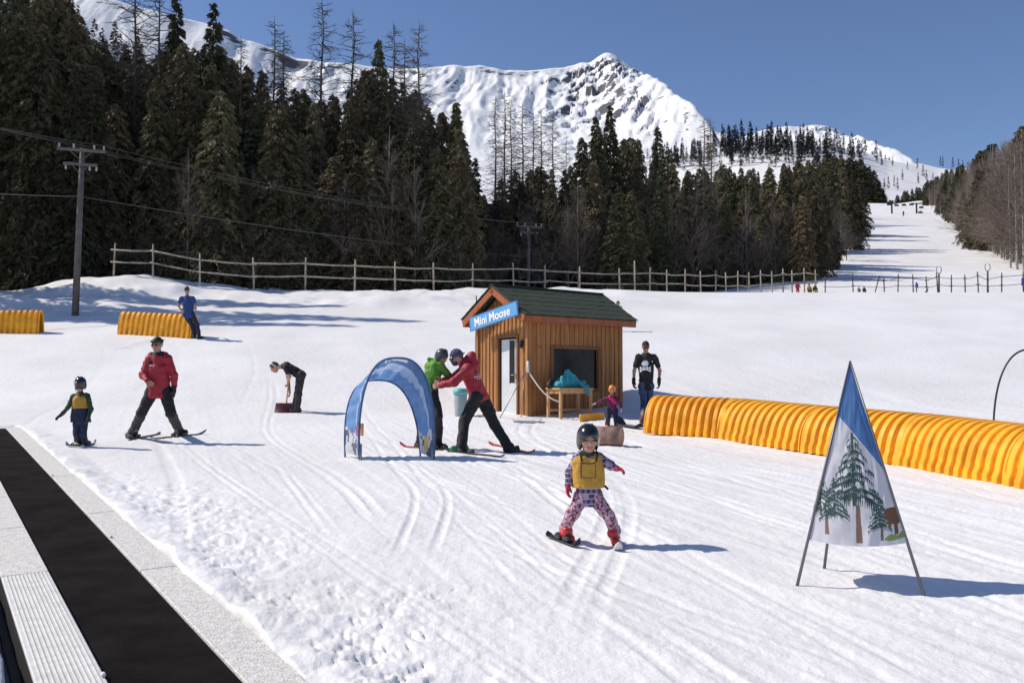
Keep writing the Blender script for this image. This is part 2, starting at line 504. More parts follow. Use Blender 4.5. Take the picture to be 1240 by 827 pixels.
# ------------------------------------------------------------------ snow ground
def snow_mat(name, near=True):
    m = bpy.data.materials.new(name); m.use_nodes = True
    nt = m.node_tree; N = nt.nodes; L = nt.links; b = N['Principled BSDF']
    b.inputs['Roughness'].default_value = .7; b.inputs['Specular IOR Level'].default_value = .25
    tc = N.new('ShaderNodeTexCoord')
    nz = N.new('ShaderNodeTexNoise'); nz.inputs['Scale'].default_value = .35 if near else .01; nz.inputs['Detail'].default_value = 6
    L.new(tc.outputs['Object'], nz.inputs['Vector'])
    cr = N.new('ShaderNodeValToRGB'); e = cr.color_ramp.elements
    e[0].position = .32; e[0].color = (.77, .765, .76, 1); e[1].position = .68; e[1].color = (.86, .86, .87, 1)
    L.new(nz.outputs['Fac'], cr.inputs[0])
    # old grains and dirt specks
    n2_ = N.new('ShaderNodeTexNoise'); n2_.inputs['Scale'].default_value = 42; n2_.inputs['Detail'].default_value = 3
    L.new(tc.outputs['Object'], n2_.inputs['Vector'])
    mr = N.new('ShaderNodeMapRange'); mr.inputs[1].default_value = .70; mr.inputs[2].default_value = .80; mr.inputs[3].default_value = 0; mr.inputs[4].default_value = .35
    L.new(n2_.outputs['Fac'], mr.inputs[0])
    mx = N.new('ShaderNodeMix'); mx.data_type = 'RGBA'; L.new(mr.outputs[0], mx.inputs[0]); L.new(cr.outputs[0], mx.inputs[6]); mx.inputs[7].default_value = (.52, .50, .46, 1)
    L.new(mx.outputs[2] if near else cr.outputs[0], b.inputs['Base Color'])
    if near:
        h1 = N.new('ShaderNodeTexNoise'); h1.inputs['Scale'].default_value = 9; h1.inputs['Detail'].default_value = 7; h1.inputs['Roughness'].default_value = .62
        L.new(tc.outputs['Object'], h1.inputs['Vector'])
        mp = N.new('ShaderNodeMapping'); mp.inputs['Rotation'].default_value = (0, 0, R(-20)); mp.inputs['Scale'].default_value = (16, .8, 1)
        L.new(tc.outputs['Object'], mp.inputs['Vector'])
        h2 = N.new('ShaderNodeTexNoise'); h2.inputs['Scale'].default_value = 1.0; h2.inputs['Detail'].default_value = 4
        L.new(mp.outputs[0], h2.inputs['Vector'])
        ad = N.new('ShaderNodeMath'); ad.operation = 'MULTIPLY_ADD'; ad.inputs[1].default_value = .22
        L.new(h2.outputs['Fac'], ad.inputs[0]); L.new(h1.outputs['Fac'], ad.inputs[2])
        bp = N.new('ShaderNodeBump'); bp.inputs['Strength'].default_value = .55; bp.inputs['Distance'].default_value = .035
        L.new(ad.outputs[0], bp.inputs['Height']); L.new(bp.outputs['Normal'], b.inputs['Normal'])
    return m
M_snow = snow_mat('snow')

ang = np.concatenate([np.linspace(-180, -50, 40, endpoint=False), np.linspace(-50, 50, 900), np.linspace(50, 180, 40)[1:]])
rad = [.5]
while rad[-1] < 950:
    r = rad[-1]
    rad.append(r * (1.02 if r < 2.8 else 1.0065 if r < 26 else 1.0085 if r < 75 else 1.02))
rad = np.array(rad)
A_, R_ = np.meshgrid(np.radians(ang), rad, indexing='ij')
gx = R_ * np.sin(A_); gy = R_ * np.cos(A_); gz_ = G(gx, gy)
na, nr = gx.shape
ii = (np.arange(na - 1)[:, None] * nr + np.arange(nr - 1)[None, :]).ravel()
quads = np.stack([ii, ii + 1, ii + nr + 1, ii + nr], 1)[:, ::-1]
gV = np.stack([gx, gy, gz_], -1).reshape(-1, 3)
ground = mesh_obj('snow_ground', gV, quads, M_snow, None, None, True)
tag(ground, kind='structure')

# ------------------------------------------------------------------ mountain
def rock_snow(name):
    m = bpy.data.materials.new(name); m.use_nodes = True
    nt = m.node_tree; N = nt.nodes; L = nt.links; b = N['Principled BSDF']; b.inputs['Roughness'].default_value = .8; b.inputs['Specular IOR Level'].default_value = .1
    g = N.new('ShaderNodeNewGeometry'); tc = N.new('ShaderNodeTexCoord')
    sx = N.new('ShaderNodeSeparateXYZ'); L.new(g.outputs['Normal'], sx.inputs[0])
    nz = N.new('ShaderNodeTexNoise'); nz.inputs['Scale'].default_value = .05; nz.inputs['Detail'].default_value = 10; nz.inputs['Roughness'].default_value = .7
    mp = N.new('ShaderNodeMapping'); mp.inputs['Rotation'].default_value = (0, R(35), 0); mp.inputs['Scale'].default_value = (.35, .5, 1.6)
    L.new(tc.outputs['Object'], mp.inputs[0]); L.new(mp.outputs[0], nz.inputs['Vector'])
    ma = N.new('ShaderNodeMath'); ma.operation = 'MULTIPLY_ADD'; ma.inputs[1].default_value = -.75
    L.new(nz.outputs['Fac'], ma.inputs[0]); L.new(sx.outputs['Z'], ma.inputs[2])
    mr = N.new('ShaderNodeMapRange'); mr.inputs[1].default_value = .165; mr.inputs[2].default_value = .205
    L.new(ma.outputs[0], mr.inputs[0])
    mx = N.new('ShaderNodeMix'); mx.data_type = 'RGBA'; mx.inputs[6].default_value = (.13, .13, .15, 1); mx.inputs[7].default_value = (.86, .87, .89, 1)
    L.new(mr.outputs[0], mx.inputs[0]); L.new(mx.outputs[2], b.inputs['Base Color'])
    n2_ = N.new('ShaderNodeTexNoise'); n2_.inputs['Scale'].default_value = .045; n2_.inputs['Detail'].default_value = 10; n2_.inputs['Roughness'].default_value = .7
    L.new(tc.outputs['Object'], n2_.inputs['Vector'])
    bp = N.new('ShaderNodeBump'); bp.inputs['Strength'].default_value = .45; bp.inputs['Distance'].default_value = 9
    L.new(n2_.outputs['Fac'], bp.inputs['Height']); L.new(bp.outputs['Normal'], b.inputs['Normal'])
    return m
M_rock = rock_snow('snowy_rock')

def rangemesh(name, prof, yr, y0, row0, seed, amp, peak=None, wid=.85, back=900):
    """prof = [(px,row)] of the crest as seen from the valley, crest yr metres away"""
    pu = [px_u(p) for p, _ in prof]; pr = [r for _, r in prof]
    u = np.linspace(-wid, wid, 950); t = np.concatenate([np.linspace(0, 1, 230), 1 + np.linspace(0, 1, 24)[1:]])
    U, T = np.meshgrid(u, t, indexing='ij')
    X = U * yr
    crest = CAMZ + (465 - np.interp(u, pu, pr)) / F * yr
    kk = np.exp(-np.linspace(-2.2, 2.2, 11) ** 2); kk /= kk.sum()
    crest = np.convolve(np.pad(crest, 5, mode='edge'), kk, mode='valid')
    crest = crest + amp * .09 * fbm(u * yr / 50, u * 0, 4, seed)
    zb = CAMZ + (465 - row0) / F * y0
    ZR = crest[:, None]
    p = .40 * T + .60 * T ** 2.1
    bumpw = sst(.25, .55, T) * (1 - sst(.985, 1.0, T))
    Yd = y0 + (yr - y0) * np.minimum(T, 1)
    wx = X + 60 * fbm(X / 300, Yd / 300, 3, seed + 3)
    gul = sum(a_ * np.abs(n2(wx / s_ + k_ * 7.7, Yd / (s_ * asp_), seed + 5 + k_)) for k_, (s_, a_, asp_) in enumerate([(150, .75, 7), (64, .50, 6), (30, .32, 5), (17, .20, 3)]))
    wx = X + 90 * fbm(X / 240, Yd / 420, 4, seed + 4)
    Z = zb + (ZR - zb) * p
    Z = Z - amp * (gul - .35) * bumpw * (.30 + .45 * sst(.62, .80, T) * sst(-.25, .35, fbm(X / 330, Yd / 600, 3, seed + 21)))
    Z = Z + amp * .25 * fbm(X / 260, Yd / 230, 4, seed + 9) * sst(.1, .4, T) * (1 - sst(.96, 1.0, T))
    # cliff steps
    hb = Z - .45 * X + 95 * fbm(X / 150, Yd / 150, 5, seed + 12, .6)
    SS = 58.0
    st = (hb / SS) - np.floor(hb / SS)
    stp = (sst(.40, .62, st) - st) * SS * (.5 + .9 * sst(-.2, .4, fbm(X / 120, Yd / 200, 3, seed + 13)))
    cl = .16 * sst(.45, .6, T) * sst(.80, .70, T) * sst(.0, .3, fbm(X / 300, Yd / 900, 2, seed + 23)) * sst(1.0, .9, T)
    if peak:
        cx, wdt = px_u(peak[0]) * yr, peak[1] / F * yr
        cl = cl + .78 * np.exp(-((X - cx) / wdt) ** 2) * sst(.52, .72, T) * sst(1.0, .965, T)
        # the spur that comes down from the summit toward the valley
        xs = px_u(peak[2]) * yr + (1 - T) * peak[3] / F * yr
        Z = Z + peak[4] * np.exp(-np.abs((X - xs) / (.030 * yr)) ** 1.3) * sst(.35, .6, T) * (1 - sst(.70, 1.0, T))
        xs2 = px_u(peak[2] + 45) * yr + (1 - T) * (peak[3] + 110) / F * yr
        Z = Z + .5 * peak[4] * np.exp(-np.abs((X - xs2) / (.018 * yr)) ** 1.3) * sst(.3, .5, T) * (1 - sst(.6, .9, T))
    Z = Z + cl * stp
    Z = np.where(T < 1, np.minimum(Z, ZR - (1 - T) * (yr - y0) * .10), Z)
    bk = T > 1
    Z = np.where(bk, ZR - (T - 1) * back * .6 + amp * .4 * fbm(X / 200, T * 6, 3, seed + 8) * (T - 1), Z)
    Y = np.where(bk, yr + (T - 1) * back, Yd)
    # keep the crest sharp but uneven in depth
    Y = Y + 60 * fbm(X / 260, X * 0, 3, seed + 15) * sst(.5, 1, T)
    na, nr = X.shape
    ii = (np.arange(na - 1)[:, None] * nr + np.arange(nr - 1)[None, :]).ravel()
    q = np.stack([ii, ii + nr, ii + nr + 1, ii + 1], 1)
    V = np.stack([X, Y, Z], -1).reshape(-1, 3)
    o = mesh_obj(name, V, q, M_rock, None, None, True)
    return tag(o, kind='structure')

prof_main = [(-400, -90), (-100, -70), (0, -48), (80, -20), (140, -3), (190, 12), (240, 19), (290, 40), (350, 60), (400, 70), (450, 74), (520, 80), (545, 76), (562, 78), (580, 76), (596, 80), (612, 84), (640, 84), (665, 80), (690, 74), (706, 67), (716, 69), (728, 62), (738, 60), (748, 65), (758, 74), (772, 86), (790, 106), (812, 131), (832, 147), (852, 151), (880, 162), (960, 200), (1100, 245), (1500, 280)]
rangemesh('mountain', prof_main, 3000, 1300, 245, 101, 52, (712, 48, 744, 110, 150))
prof_far = [(600, 230), (800, 190), (880, 172), (920, 156), (945, 150), (975, 151), (988, 148), (1003, 148), (1015, 154), (1032, 164), (1055, 178), (1090, 193), (1140, 206), (1200, 203), (1260, 198), (1500, 190)]
rangemesh('far_mountain', prof_far, 5200, 3200, 225, 303, 60, (998, 18, 1003, 40, 110), wid=.8)
# ------------------------------------------------------------------ trees
M_bark = mat('bark', (.075, .058, .045), .9, var=.35, vscale=6, bump=.6, bscale=14)
M_bark_pale = mat('pale_bark', (.30, .27, .235), .85, var=.4, vscale=5)
M_twig = mat('bare_twigs', (.118, .094, .074), .9, rnd=.3)
M_twig_grey = mat('grey_twigs', (.19, .150, .125), .9, rnd=.25)
M_spruce = mat('spruce_needles', (.070, .070, .037), .75, var=.45, vscale=1.3, rnd=.35, spec=.25)
M_cedar = mat('cedar_sprays', (.122, .102, .055), .75, var=.45, vscale=1.1, rnd=.35, spec=.25)
M_farspruce = mat('far_spruce_needles', (.022, .028, .027), .8, rnd=.3, spec=.2)

def tri_obj(name, V, mats, parent, mi=None):
    V = np.asarray(V).reshape(-1, 3)
    f = np.arange(len(V)).reshape(-1, 3)
    return mesh_obj(name, V, f, mats, parent, mi, False)

def crown_tris(r, H, Rm, base, droop, nbr, dens, leaf, shape=.85, up=.35, gap=.0):
    """many small needle sprays along drooping branches"""
    out = []
    t = base + (1 - base) * r.random(nbr) ** .92
    t = np.sort(t)
    prof = (1 - t) ** shape * np.minimum(1, .55 + (t - base) * 4)
    L = Rm * prof * r.uniform(.62, 1.18, nbr) + .12
    az = r.uniform(0, 2 * math.pi, nbr)
    el = up * (t - .35) + r.uniform(-.12, .12, nbr)
    for i in range(nbr):
        n = max(4, int(L[i] * dens))
        s = np.sqrt(r.uniform(.02, 1, n))
        ca, sa = math.cos(az[i]), math.sin(az[i])
        rad = s * L[i]
        zz = t[i] * H + rad * math.sin(el[i]) - droop * L[i] * s * s
        side = r.normal(0, .17, n) * L[i] * (1.05 - .6 * s)
        P = np.stack([ca * rad - sa * side, sa * rad + ca * side, zz + r.normal(0, .05, n) * L[i] - .06], 1)
        # direction of the spray
        sp = r.normal(0, .75, n)
        D = np.stack([np.cos(az[i] + sp), np.sin(az[i] + sp), -droop * 1.2 - .15 + r.normal(0, .35, n)], 1)
        D /= np.linalg.norm(D, axis=1, keepdims=True)
        N_ = r.normal(0, 1, (n, 3)); N_[:, 2] *= .5
        S = np.cross(D, N_); S /= np.linalg.norm(S, axis=1, keepdims=True) + 1e-9
        ll = leaf * r.uniform(.6, 1.35, n)[:, None]; ww = ll * r.uniform(.08, .17, n)[:, None]
        out.append(np.stack([P - D * ll * .35 + S * ww, P - D * ll * .35 - S * ww, P + D * ll * .75], 1))
        out.append(np.stack([P - D * ll * .1 + S * ww * 1.7, P + D * ll * .2, P + D * ll * .5 + S * ww * 2.0], 1))
    # leader
    n = 26
    zz = H * (1 - .09 * r.random(n)); a = r.uniform(0, 6.28, n); q = (H - zz) * .35 + .03
    P = np.stack([np.cos(a) * q * .3, np.sin(a) * q * .3, zz], 1)
    D = np.stack([np.cos(a), np.sin(a), r.uniform(.2, 1.2, n)], 1) * leaf * .5
    S = np.stack([-np.sin(a), np.cos(a), 0 * a], 1) * leaf * .1
    out.append(np.stack([P + S, P - S, P + D], 1))
    return np.concatenate(out).reshape(-1, 3)

def trunk_mb(H, r0, lean=0.0, r=rng, n=8, top=1.0):
    mb = MB(); k = 9
    w = r.normal(0, .012, (k, 2)) * H * .3
    pts = [(w[i, 0] * i / k + lean * H * (i / k), w[i, 1] * i / k, -.4 + (H * top + .4) * i / (k - 1)) for i in range(k)]
    mb.tube(pts, [r0 * (1 - .93 * i / (k - 1)) for i in range(k)], n)
    return mb, pts

def limb_tris(out, p, d, L, r0, r, depth, grav=.0, k=4, twig=.5):
    """a thin curving limb as three-sided tapered strips plus its twigs"""
    pts = [np.array(p)]; d = unit(d)
    for i in range(k):
        d = unit(d + r.normal(0, .13, 3) + np.array([0, 0, grav]))
        pts.append(pts[-1] + d * L / k)
    rr = [r0 * (1 - .8 * i / k) for i in range(k + 1)]
    for i in range(k):
        a, b = pts[i], pts[i + 1]; dd = unit(b - a)
        s = unit(np.cross(dd, [.3, .5, .8])); s2 = np.cross(dd, s)
        ring = lambda c, q: [c + q * s, c + q * (-.5 * s + .87 * s2), c + q * (-.5 * s - .87 * s2)]
        A, B = ring(a, rr[i]), ring(b, rr[i + 1])
        for j in range(3):
            out.append([A[j], A[(j + 1) % 3], B[(j + 1) % 3]]); out.append([A[j], B[(j + 1) % 3], B[j]])
    if depth > 0:
        n = {3: 5, 2: 9, 1: 11}[depth]
        for _ in range(n):
            q = r.uniform(.25, 1.0); i = min(k - 1, int(q * k)); c = lerp(pts[i], pts[i + 1], q * k - i if q < 1 else 1)
            dn = unit(unit(pts[i + 1] - pts[i]) + r.normal(0, .55, 3))
            if depth == 1:
                l = L * r.uniform(.25, .6); e = c + dn * l + np.array([0, 0, grav * l]); s = unit(np.cross(dn, r.normal(0, 1, 3))) * max(.006, r0 * .35)
                out.append([c + s, c - s, e])
            else:
                limb_tris(out, c, dn, L * r.uniform(.4, .7), rr[i] * .6, r, depth - 1, grav, 3)

def bare_larch(r, H):
    out = []
    n = int(H * 13)
    for i in range(n):
        t = .18 + .8 * (i / n) ** .9
        L = (1 - t) ** .75 * H * .17 * r.uniform(.5, 1.2) + .25
        a = r.uniform(0, 6.28)
        limb_tris(out, (0, 0, t * H), (math.cos(a), math.sin(a), r.uniform(-.2, .25)), L, .022 + .012 * (1 - t), r, 1, -.015, 4)
    return np.array(out).reshape(-1, 3)

def bare_broadleaf(r, H, spread=.5):
    out = []
    n = int(16 + H * 1.2)
    for i in range(n):
        t = .12 + .86 * i / n
        L = H * .36 * (1.12 - t) * r.uniform(.6, 1.1)
        a = r.uniform(0, 6.28)
        limb_tris(out, (0, 0, t * H * .93), (math.cos(a) * spread, math.sin(a) * spread, r.uniform(.55, 1.1)), L, .035 * (1.15 - t) + .012, r, 2, .01, 4)
    return np.array(out).reshape(-1, 3)

GRP = 'trees of the forest behind the rail fence'
protos = {}
def make_tree(key, cat_label, H, r0, crown, crown_mat, bark, part='crown'):
    root = thing('conifer' if part == 'crown' else 'bare_tree', cat_label, 'tree', (0, 0, 0))
    mb, _ = trunk_mb(H, r0)
    obj('trunk', mb, bark, root, True)
    tri_obj(part, crown, crown_mat, root)
    root['H'] = H
    protos.setdefault(key, []).append(root)
for i in range(4):
    r = np.random.default_rng(100 + i); H = 12.0
    make_tree('spruce', 'x', H, .17, crown_tris(r, H, [2.0, 2.4, 1.8, 2.2][i], .05, .42, 400, 27, .27, .86, .55), M_spruce, M_bark)
for i in range(5):
    r = np.random.default_rng(200 + i); H = 11.0
    make_tree('cedar', 'x', H, .17, crown_tris(r, H, [2.2, 1.9, 2.5, 2.1, 1.7][i], .04, .62, 420, 27, .28, [.62, .7, .75, .55, .66][i], .9), M_cedar, M_bark)
for i in range(3):
    r = np.random.default_rng(300 + i)
    make_tree('larch', 'x', 14.0, .15, bare_larch(r, 14.0), M_twig, M_bark, 'branches')
for i in range(4):
    r = np.random.default_rng(400 + i)
    make_tree('birch', 'x', 9.0, .085, bare_broadleaf(r, 9.0, [.5, .62, .45, .7][i]), M_twig_grey, M_bark_pale, 'branches')
for i in range(3):
    r = np.random.default_rng(450 + i)
    make_tree('shrubtree', 'x', 6.0, .06, bare_broadleaf(r, 6.0, [.8, .95, .7][i]), M_twig, M_bark, 'branches')
used = set()
count = {}
def plant(key, x, y, h, label, group, fat=1.0, r=rng):
    z = gb(x, y) - .1
    i = int(r.integers(len(protos[key]))); p = protos[key][i]
    s = h / p['H']
    sc = (s * fat * r.uniform(.9, 1.1), s * fat * r.uniform(.9, 1.1), s); rz = r.uniform(0, 6.28)
    if p.name not in used:
        used.add(p.name); o = p; o.location = (x, y, z); o.rotation_euler = (0, 0, rz); o.scale = sc
    else:
        o = dup(p, (x, y, z), rz, sc)
    o['label'] = label; o['group'] = group
    count[group] = count.get(group, 0) + 1
    return o
def plant_px(key, px, top, d, label, group, fat=1.0, dz=0):
    g = at(px, 400, d); z = gb(g[0], d)
    zt = at(px, top, d)[2]
    h = zt - z
    if h < 1.5: return None
    return plant(key, g[0], d, h, label, group, fat)

SKX = [-80, -40, 0, 40, 75, 95, 130, 165, 185, 205, 230, 255, 275, 300, 340, 370, 400, 425, 455, 480, 510, 530, 550, 568, 580, 590, 605, 625, 650, 680, 700, 722, 740, 760, 790, 820, 850, 900, 950, 985, 1010, 1035, 1055, 1070]
SKY = [-60, -50, -45, -35, -10, 40, 52, 62, 58, 30, 55, 40, 70, 75, 95, 105, 110, 100, 62, 95, 110, 135, 128, 165, 200, 232, 212, 200, 190, 188, 170, 150, 145, 160, 165, 178, 195, 200, 196, 188, 186, 195, 205, 232]
LBL = {'spruce': 'dark green spruce standing in the forest wall behind the rail fence', 'cedar': 'brownish olive cedar standing in the forest wall behind the rail fence'}
r = np.random.default_rng(77)
def row_of(d, p0, p1, step, jit, key_p, drop, fat=1.0):
    px = p0
    while px < p1:
        p = px + r.uniform(-.35, .35) * step
        dd = d + r.uniform(-jit, jit)
        top = np.interp(p, SKX, SKY) + r.uniform(*drop)
        key = 'spruce' if r.random() < key_p else 'cedar'
        g = at(p, 400, dd); z = gb(g[0], dd); h = at(p, top, dd)[2] - z
        h = min(h, 25)
        if h > 2.5: plant(key, g[0], dd, h, LBL[key], GRP, fat * (1.25 if h < 8 else 1.02 if h < 12 else .86))
        px += step
row_of(47.6, -40, 118, 30, .8, .2, (10, 70))
row_of(54, -60, 140, 30, 2, .3, (0, 40))
row_of(61, -60, 140, 28, 3, .3, (0, 30))
row_of(51, 135, 560, 26, 1.2, .12, (25, 110))
row_of(56, 130, 570, 21, 2, .35, (0, 50))
row_of(64, 130, 575, 24, 3, .45, (0, 32))
row_of(70, 60, 575, 17, 3, .4, (0, 14))
row_of(62, 590, 800, 26, 2.5, .3, (20, 80))
row_of(70, 585, 830, 21, 3, .45, (0, 35))
row_of(80, 600, 860, 24, 4, .45, (0, 25))
row_of(72, 815, 1000, 22, 2, .15, (10, 60))
row_of(80, 830, 1015, 20, 3, .2, (5, 40))
row_of(94, 840, 1035, 19, 4, .2, (0, 25))
row_of(112, 850, 1042, 17, 5, .25, (0, 18))
row_of(138, 860, 1040, 15, 6, .3, (0, 14))
row_of(172, 890, 1030, 14, 8, .4, (0, 10))
# the dark block of trees beyond the bend of the run
for p in np.arange(996, 1070, 5.5):
    g = at(p, 400, 285 + r.uniform(-6, 6)); z = gb(g[0], g[1])
    top = np.interp(p, [990, 1010, 1040, 1060, 1070], [190, 184, 188, 198, 216]) + r.uniform(0, 9)
    plant('spruce', g[0], g[1], max(6, at(p, top, g[1])[2] - z), 'dark conifer in the block of trees beyond the bend of the ski run', 'conifers beyond the bend of the ski run', 1.8)
# tall ones that break the skyline
for p, top, d, key, lb, ft in [
    (207, -8, 58, 'spruce', 'tall dark spruce whose tip leaves the picture beside a slightly lower twin', .75),
    (253, 2, 57, 'spruce', 'tall dark spruce beside the tallest one, its pointed tip just inside the picture', .8),
    (456, 47, 58, 'spruce', 'pointed green spruce between two pairs of bare larches', .75),
    (552, 122, 56, 'spruce', 'dense dark spruce at the left edge of the gap that shows the snowfield', 1.15),
    (722, 140, 68, 'spruce', 'slim spruce in front of the snowy peak, left of a taller neighbour', .9),
    (740, 126, 70, 'spruce', 'tallest spruce in front of the snowy peak', .85),
    (798, 152, 72, 'spruce', 'broad spruce right of the peak spruces', .9)]:
    plant_px(key, p, top, d, lb, GRP, ft)
for p, top, d, lb in [
    (157, -60, 55, 'bare larch with a thick trunk leaving the picture top left of the tall spruces'),
    (187, -40, 60, 'slim bare larch close behind the tallest dark spruce'),
    (288, 42, 60, 'short bare larch crown in front of the left mountain slope'),
    (328, 18, 60, 'bare larch with a fine crown left of the tallest bare larch'),
    (340, 36, 61, 'thin bare larch standing close to the right of a taller larch'),
    (386, -6, 58, 'tallest bare larch against the blue sky'),
    (424, 10, 60, 'bare larch just right of the tallest one'),
    (474, 24, 61, 'bare larch close to the pointed green spruce'),
    (488, 45, 60, 'lower bare larch between two taller ones'),
    (506, 24, 57, 'bare larch last of the tall row before the snowy ridge')]:
    plant_px('larch', p, top, d, lb, GRP, .95)
for p, top, d in [(600, 112, 68), (611, 108, 66), (619, 118, 70), (633, 122, 70), (646, 135, 72), (656, 128, 69), (670, 130, 71), (686, 165, 70), (855, 138, 76), (863, 140, 78)]:
    plant_px('larch', p, top, d, 'bare larch in the thin stand right of the gap over the snowfield' if p < 700 else 'bare larch with a flat dark top where the ridge meets the forest', GRP, .85)
# pale bare saplings and brush along the front of the forest
for p, top, d in [(30, 210, 47.5), (66, 190, 47.6), (118, 200, 48), (225, 180, 49), (338, 215, 49.5), (416, 205, 49.5), (470, 150, 50), (502, 190, 50), (700, 215, 61), (688, 240, 61), (870, 235, 71), (905, 225, 70), (940, 250, 71), (962, 240, 72), (990, 235, 73), (1008, 250, 78), (1020, 245, 84)]:
    plant_px('birch', p, top, d, 'thin bare pale sapling at the front of the dark forest', 'bare saplings along the forest front', .8)
for p, top, d in [(10, 255, 47), (52, 262, 47), (90, 258, 47.6), (140, 268, 48), (175, 272, 48.5), (262, 270, 49), (308, 262, 49), (365, 272, 49.5), (440, 268, 50), (545, 262, 51), (600, 270, 58), (660, 282, 60), (725, 285, 61), (770, 290, 62), (830, 292, 69), (890, 288, 70), (925, 290, 70), (975, 288, 71), (1003, 284, 75), (1024, 278, 88)]:
    plant_px('shrubtree', p, top, d, 'low bare brushy tree at the foot of the dark forest', 'bare brush at the foot of the forest', 1.1)
for p in np.arange(596, 1040, 17):
    q_ = p + r.uniform(-6, 6); d_ = np.interp(q_, [590, 700, 800, 900, 1000, 1040], [59, 62, 66, 69, 73, 92]) + r.uniform(-1, 3)
    plant_px('shrubtree', q_, np.interp(q_, SKX, SKY) + r.uniform(25, 75), d_, 'bare brown fuzzy tree standing against the dark conifers behind the fence', 'bare brown trees along the middle forest front', 1.0)
for p in np.arange(140, 570, 34):
    q_ = p + r.uniform(-12, 12)
    plant_px('shrubtree', q_, np.interp(q_, SKX, SKY) + r.uniform(70, 150), 50 + r.uniform(-.5, 1.5), 'bare brown fuzzy tree standing against the dark conifers behind the fence', 'bare brown trees along the middle forest front', .9)
# trees left of the frame that throw the long shadows on the slope
for x, y, h in [(-26.5, 37.0, 19), (-28, 39.0, 22.5), (-30, 42.5, 21)]:
    plant('spruce', x, y, h, LBL['spruce'], GRP, .62)

# right-hand side of the run
RL = {'birch': 'bare grey birch at the right edge of the ski run', 'cedar': 'dark brownish conifer at the right edge of the ski run', 'spruce': 'dark conifer at the right edge of the ski run'}
RG = 'trees right of the ski run'
def right_row(off, step, kb, drop, fat=1.0):
    edge = [(1248, 70), (1217, 84), (1184, 97), (1171, 110), (1160, 148), (1140, 185), (1120, 235), (1116, 262)]
    ds = np.arange(72, 262, step)
    for d in ds:
        dd = d + r.uniform(-2, 2)
        p = np.interp(dd, [e[1] for e in edge], [e[0] for e in edge]) + off * F / dd
        if p > 1275: continue
        top = np.interp(p, [1100, 1112, 1138, 1167, 1194, 1222, 1240, 1300], [238, 224, 208, 196, 178, 164, 150, 140]) + r.uniform(*drop)
        key = 'birch' if r.random() < kb or dd < 90 else ('cedar' if r.random() < .5 else 'spruce')
        if dd > 150 and r.random() < .5: key = 'spruce'
        g = at(p, 400, dd); z = gb(g[0], dd); h = min(14, at(p, top, dd)[2] - z)
        if h > 2.5: plant(key, g[0], dd, h, RL[key], RG, fat * (1.5 if key != 'birch' and h < 8 else 1.2))
right_row(.5, 4.2, .62, (18, 60))
right_row(2.4, 4.6, .78, (0, 30))
right_row(4.6, 5.2, .86, (0, 22))
right_row(7.2, 6.0, .9, (0, 8))
for p, top, d in [(1192, 205, 96), (1200, 215, 94), (1185, 230, 99)]:
    plant_px('cedar', p, top, d, 'dark full conifer standing forward among the bare birches right of the run', RG, 1.7)
for p, top, d in [(1226, 200, 78), (1234, 190, 77)]:
    plant_px('birch', p, top, d, 'pale forked birch standing in front near the right picture edge', RG, 1.1)

# dark trees closing the view above the bend of the run
for p in list(range(1066, 1168, 6)) + list(range(1072, 1150, 9)):
    dd = 292 + r.uniform(-10, 26); g = at(p, 400, dd); z = gb(g[0], dd)
    top = np.interp(p, [1064, 1080, 1100, 1120, 1140, 1168], [232, 236, 232, 224, 214, 204]) + r.uniform(-3, 10)
    plant('spruce' if r.random() < .5 else 'cedar', g[0], dd, min(17, max(5, at(p, top, dd)[2] - z)), 'dark conifer in the stand above the far chairlift at the end of the run', 'conifers above the end of the run', 1.5)
# more bare trees at the right picture edge
for p, top, d in [(1205, 190, 92), (1212, 178, 90), (1219, 172, 88), (1225, 165, 86), (1231, 160, 84), (1237, 155, 83), (1243, 152, 82), (1249, 150, 80), (1256, 150, 82), (1215, 196, 86), (1222, 186, 85), (1229, 182, 83), (1236, 176, 82), (1242, 170, 81), (1207, 215, 90), (1220, 225, 85.5), (1233, 220, 82.5), (1240, 230, 81.5)]:
    plant_px('birch', p, top, d, RL['birch'], RG, 1.25)
for p, top, d in [(1210, 262, 88), (1218, 268, 84.5), (1226, 265, 83), (1234, 268, 81.5), (1241, 262, 80.5), (1198, 262, 93), (1190, 258, 97)]:
    plant_px('shrubtree', p, top, d, 'low bare brush at the right edge of the ski run', RG, 1.1)

# far spruces on the snowy shoulder
farp = []
for i in range(3):
    rr_ = np.random.default_rng(500 + i); H = 14.0
    V = crown_tris(rr_, H, [1.5, 1.25, 1.7][i], .06, .5, 80, 16, .55, .6, .3)
    mb, _ = trunk_mb(H, .16)
    o = tri_obj('far_spruce', V, M_farspruce, None)
    farp.append(o)
fused = set()
FG = 'dark spruces dotted over the snowy shoulder below the peaks'
def plant_far(p, row, hpx, label='small dark spruce on the snowy shoulder below the far peaks', group=FG):
    q = hit(p, row, False)
    h = max(7, hpx * q[1] / F)
    k = int(r.integers(3)); o = farp[k]
    if o.name not in fused: fused.add(o.name)
    else: o = o.copy(); COL.objects.link(o)
    o.location = (q[0], q[1], q[2] - .5); s = h / 14; o.scale = (s * 1.1, s * 1.1, s); o.rotation_euler = (0, 0, r.uniform(0, 6.28))
    tag(o, label, 'tree', group)
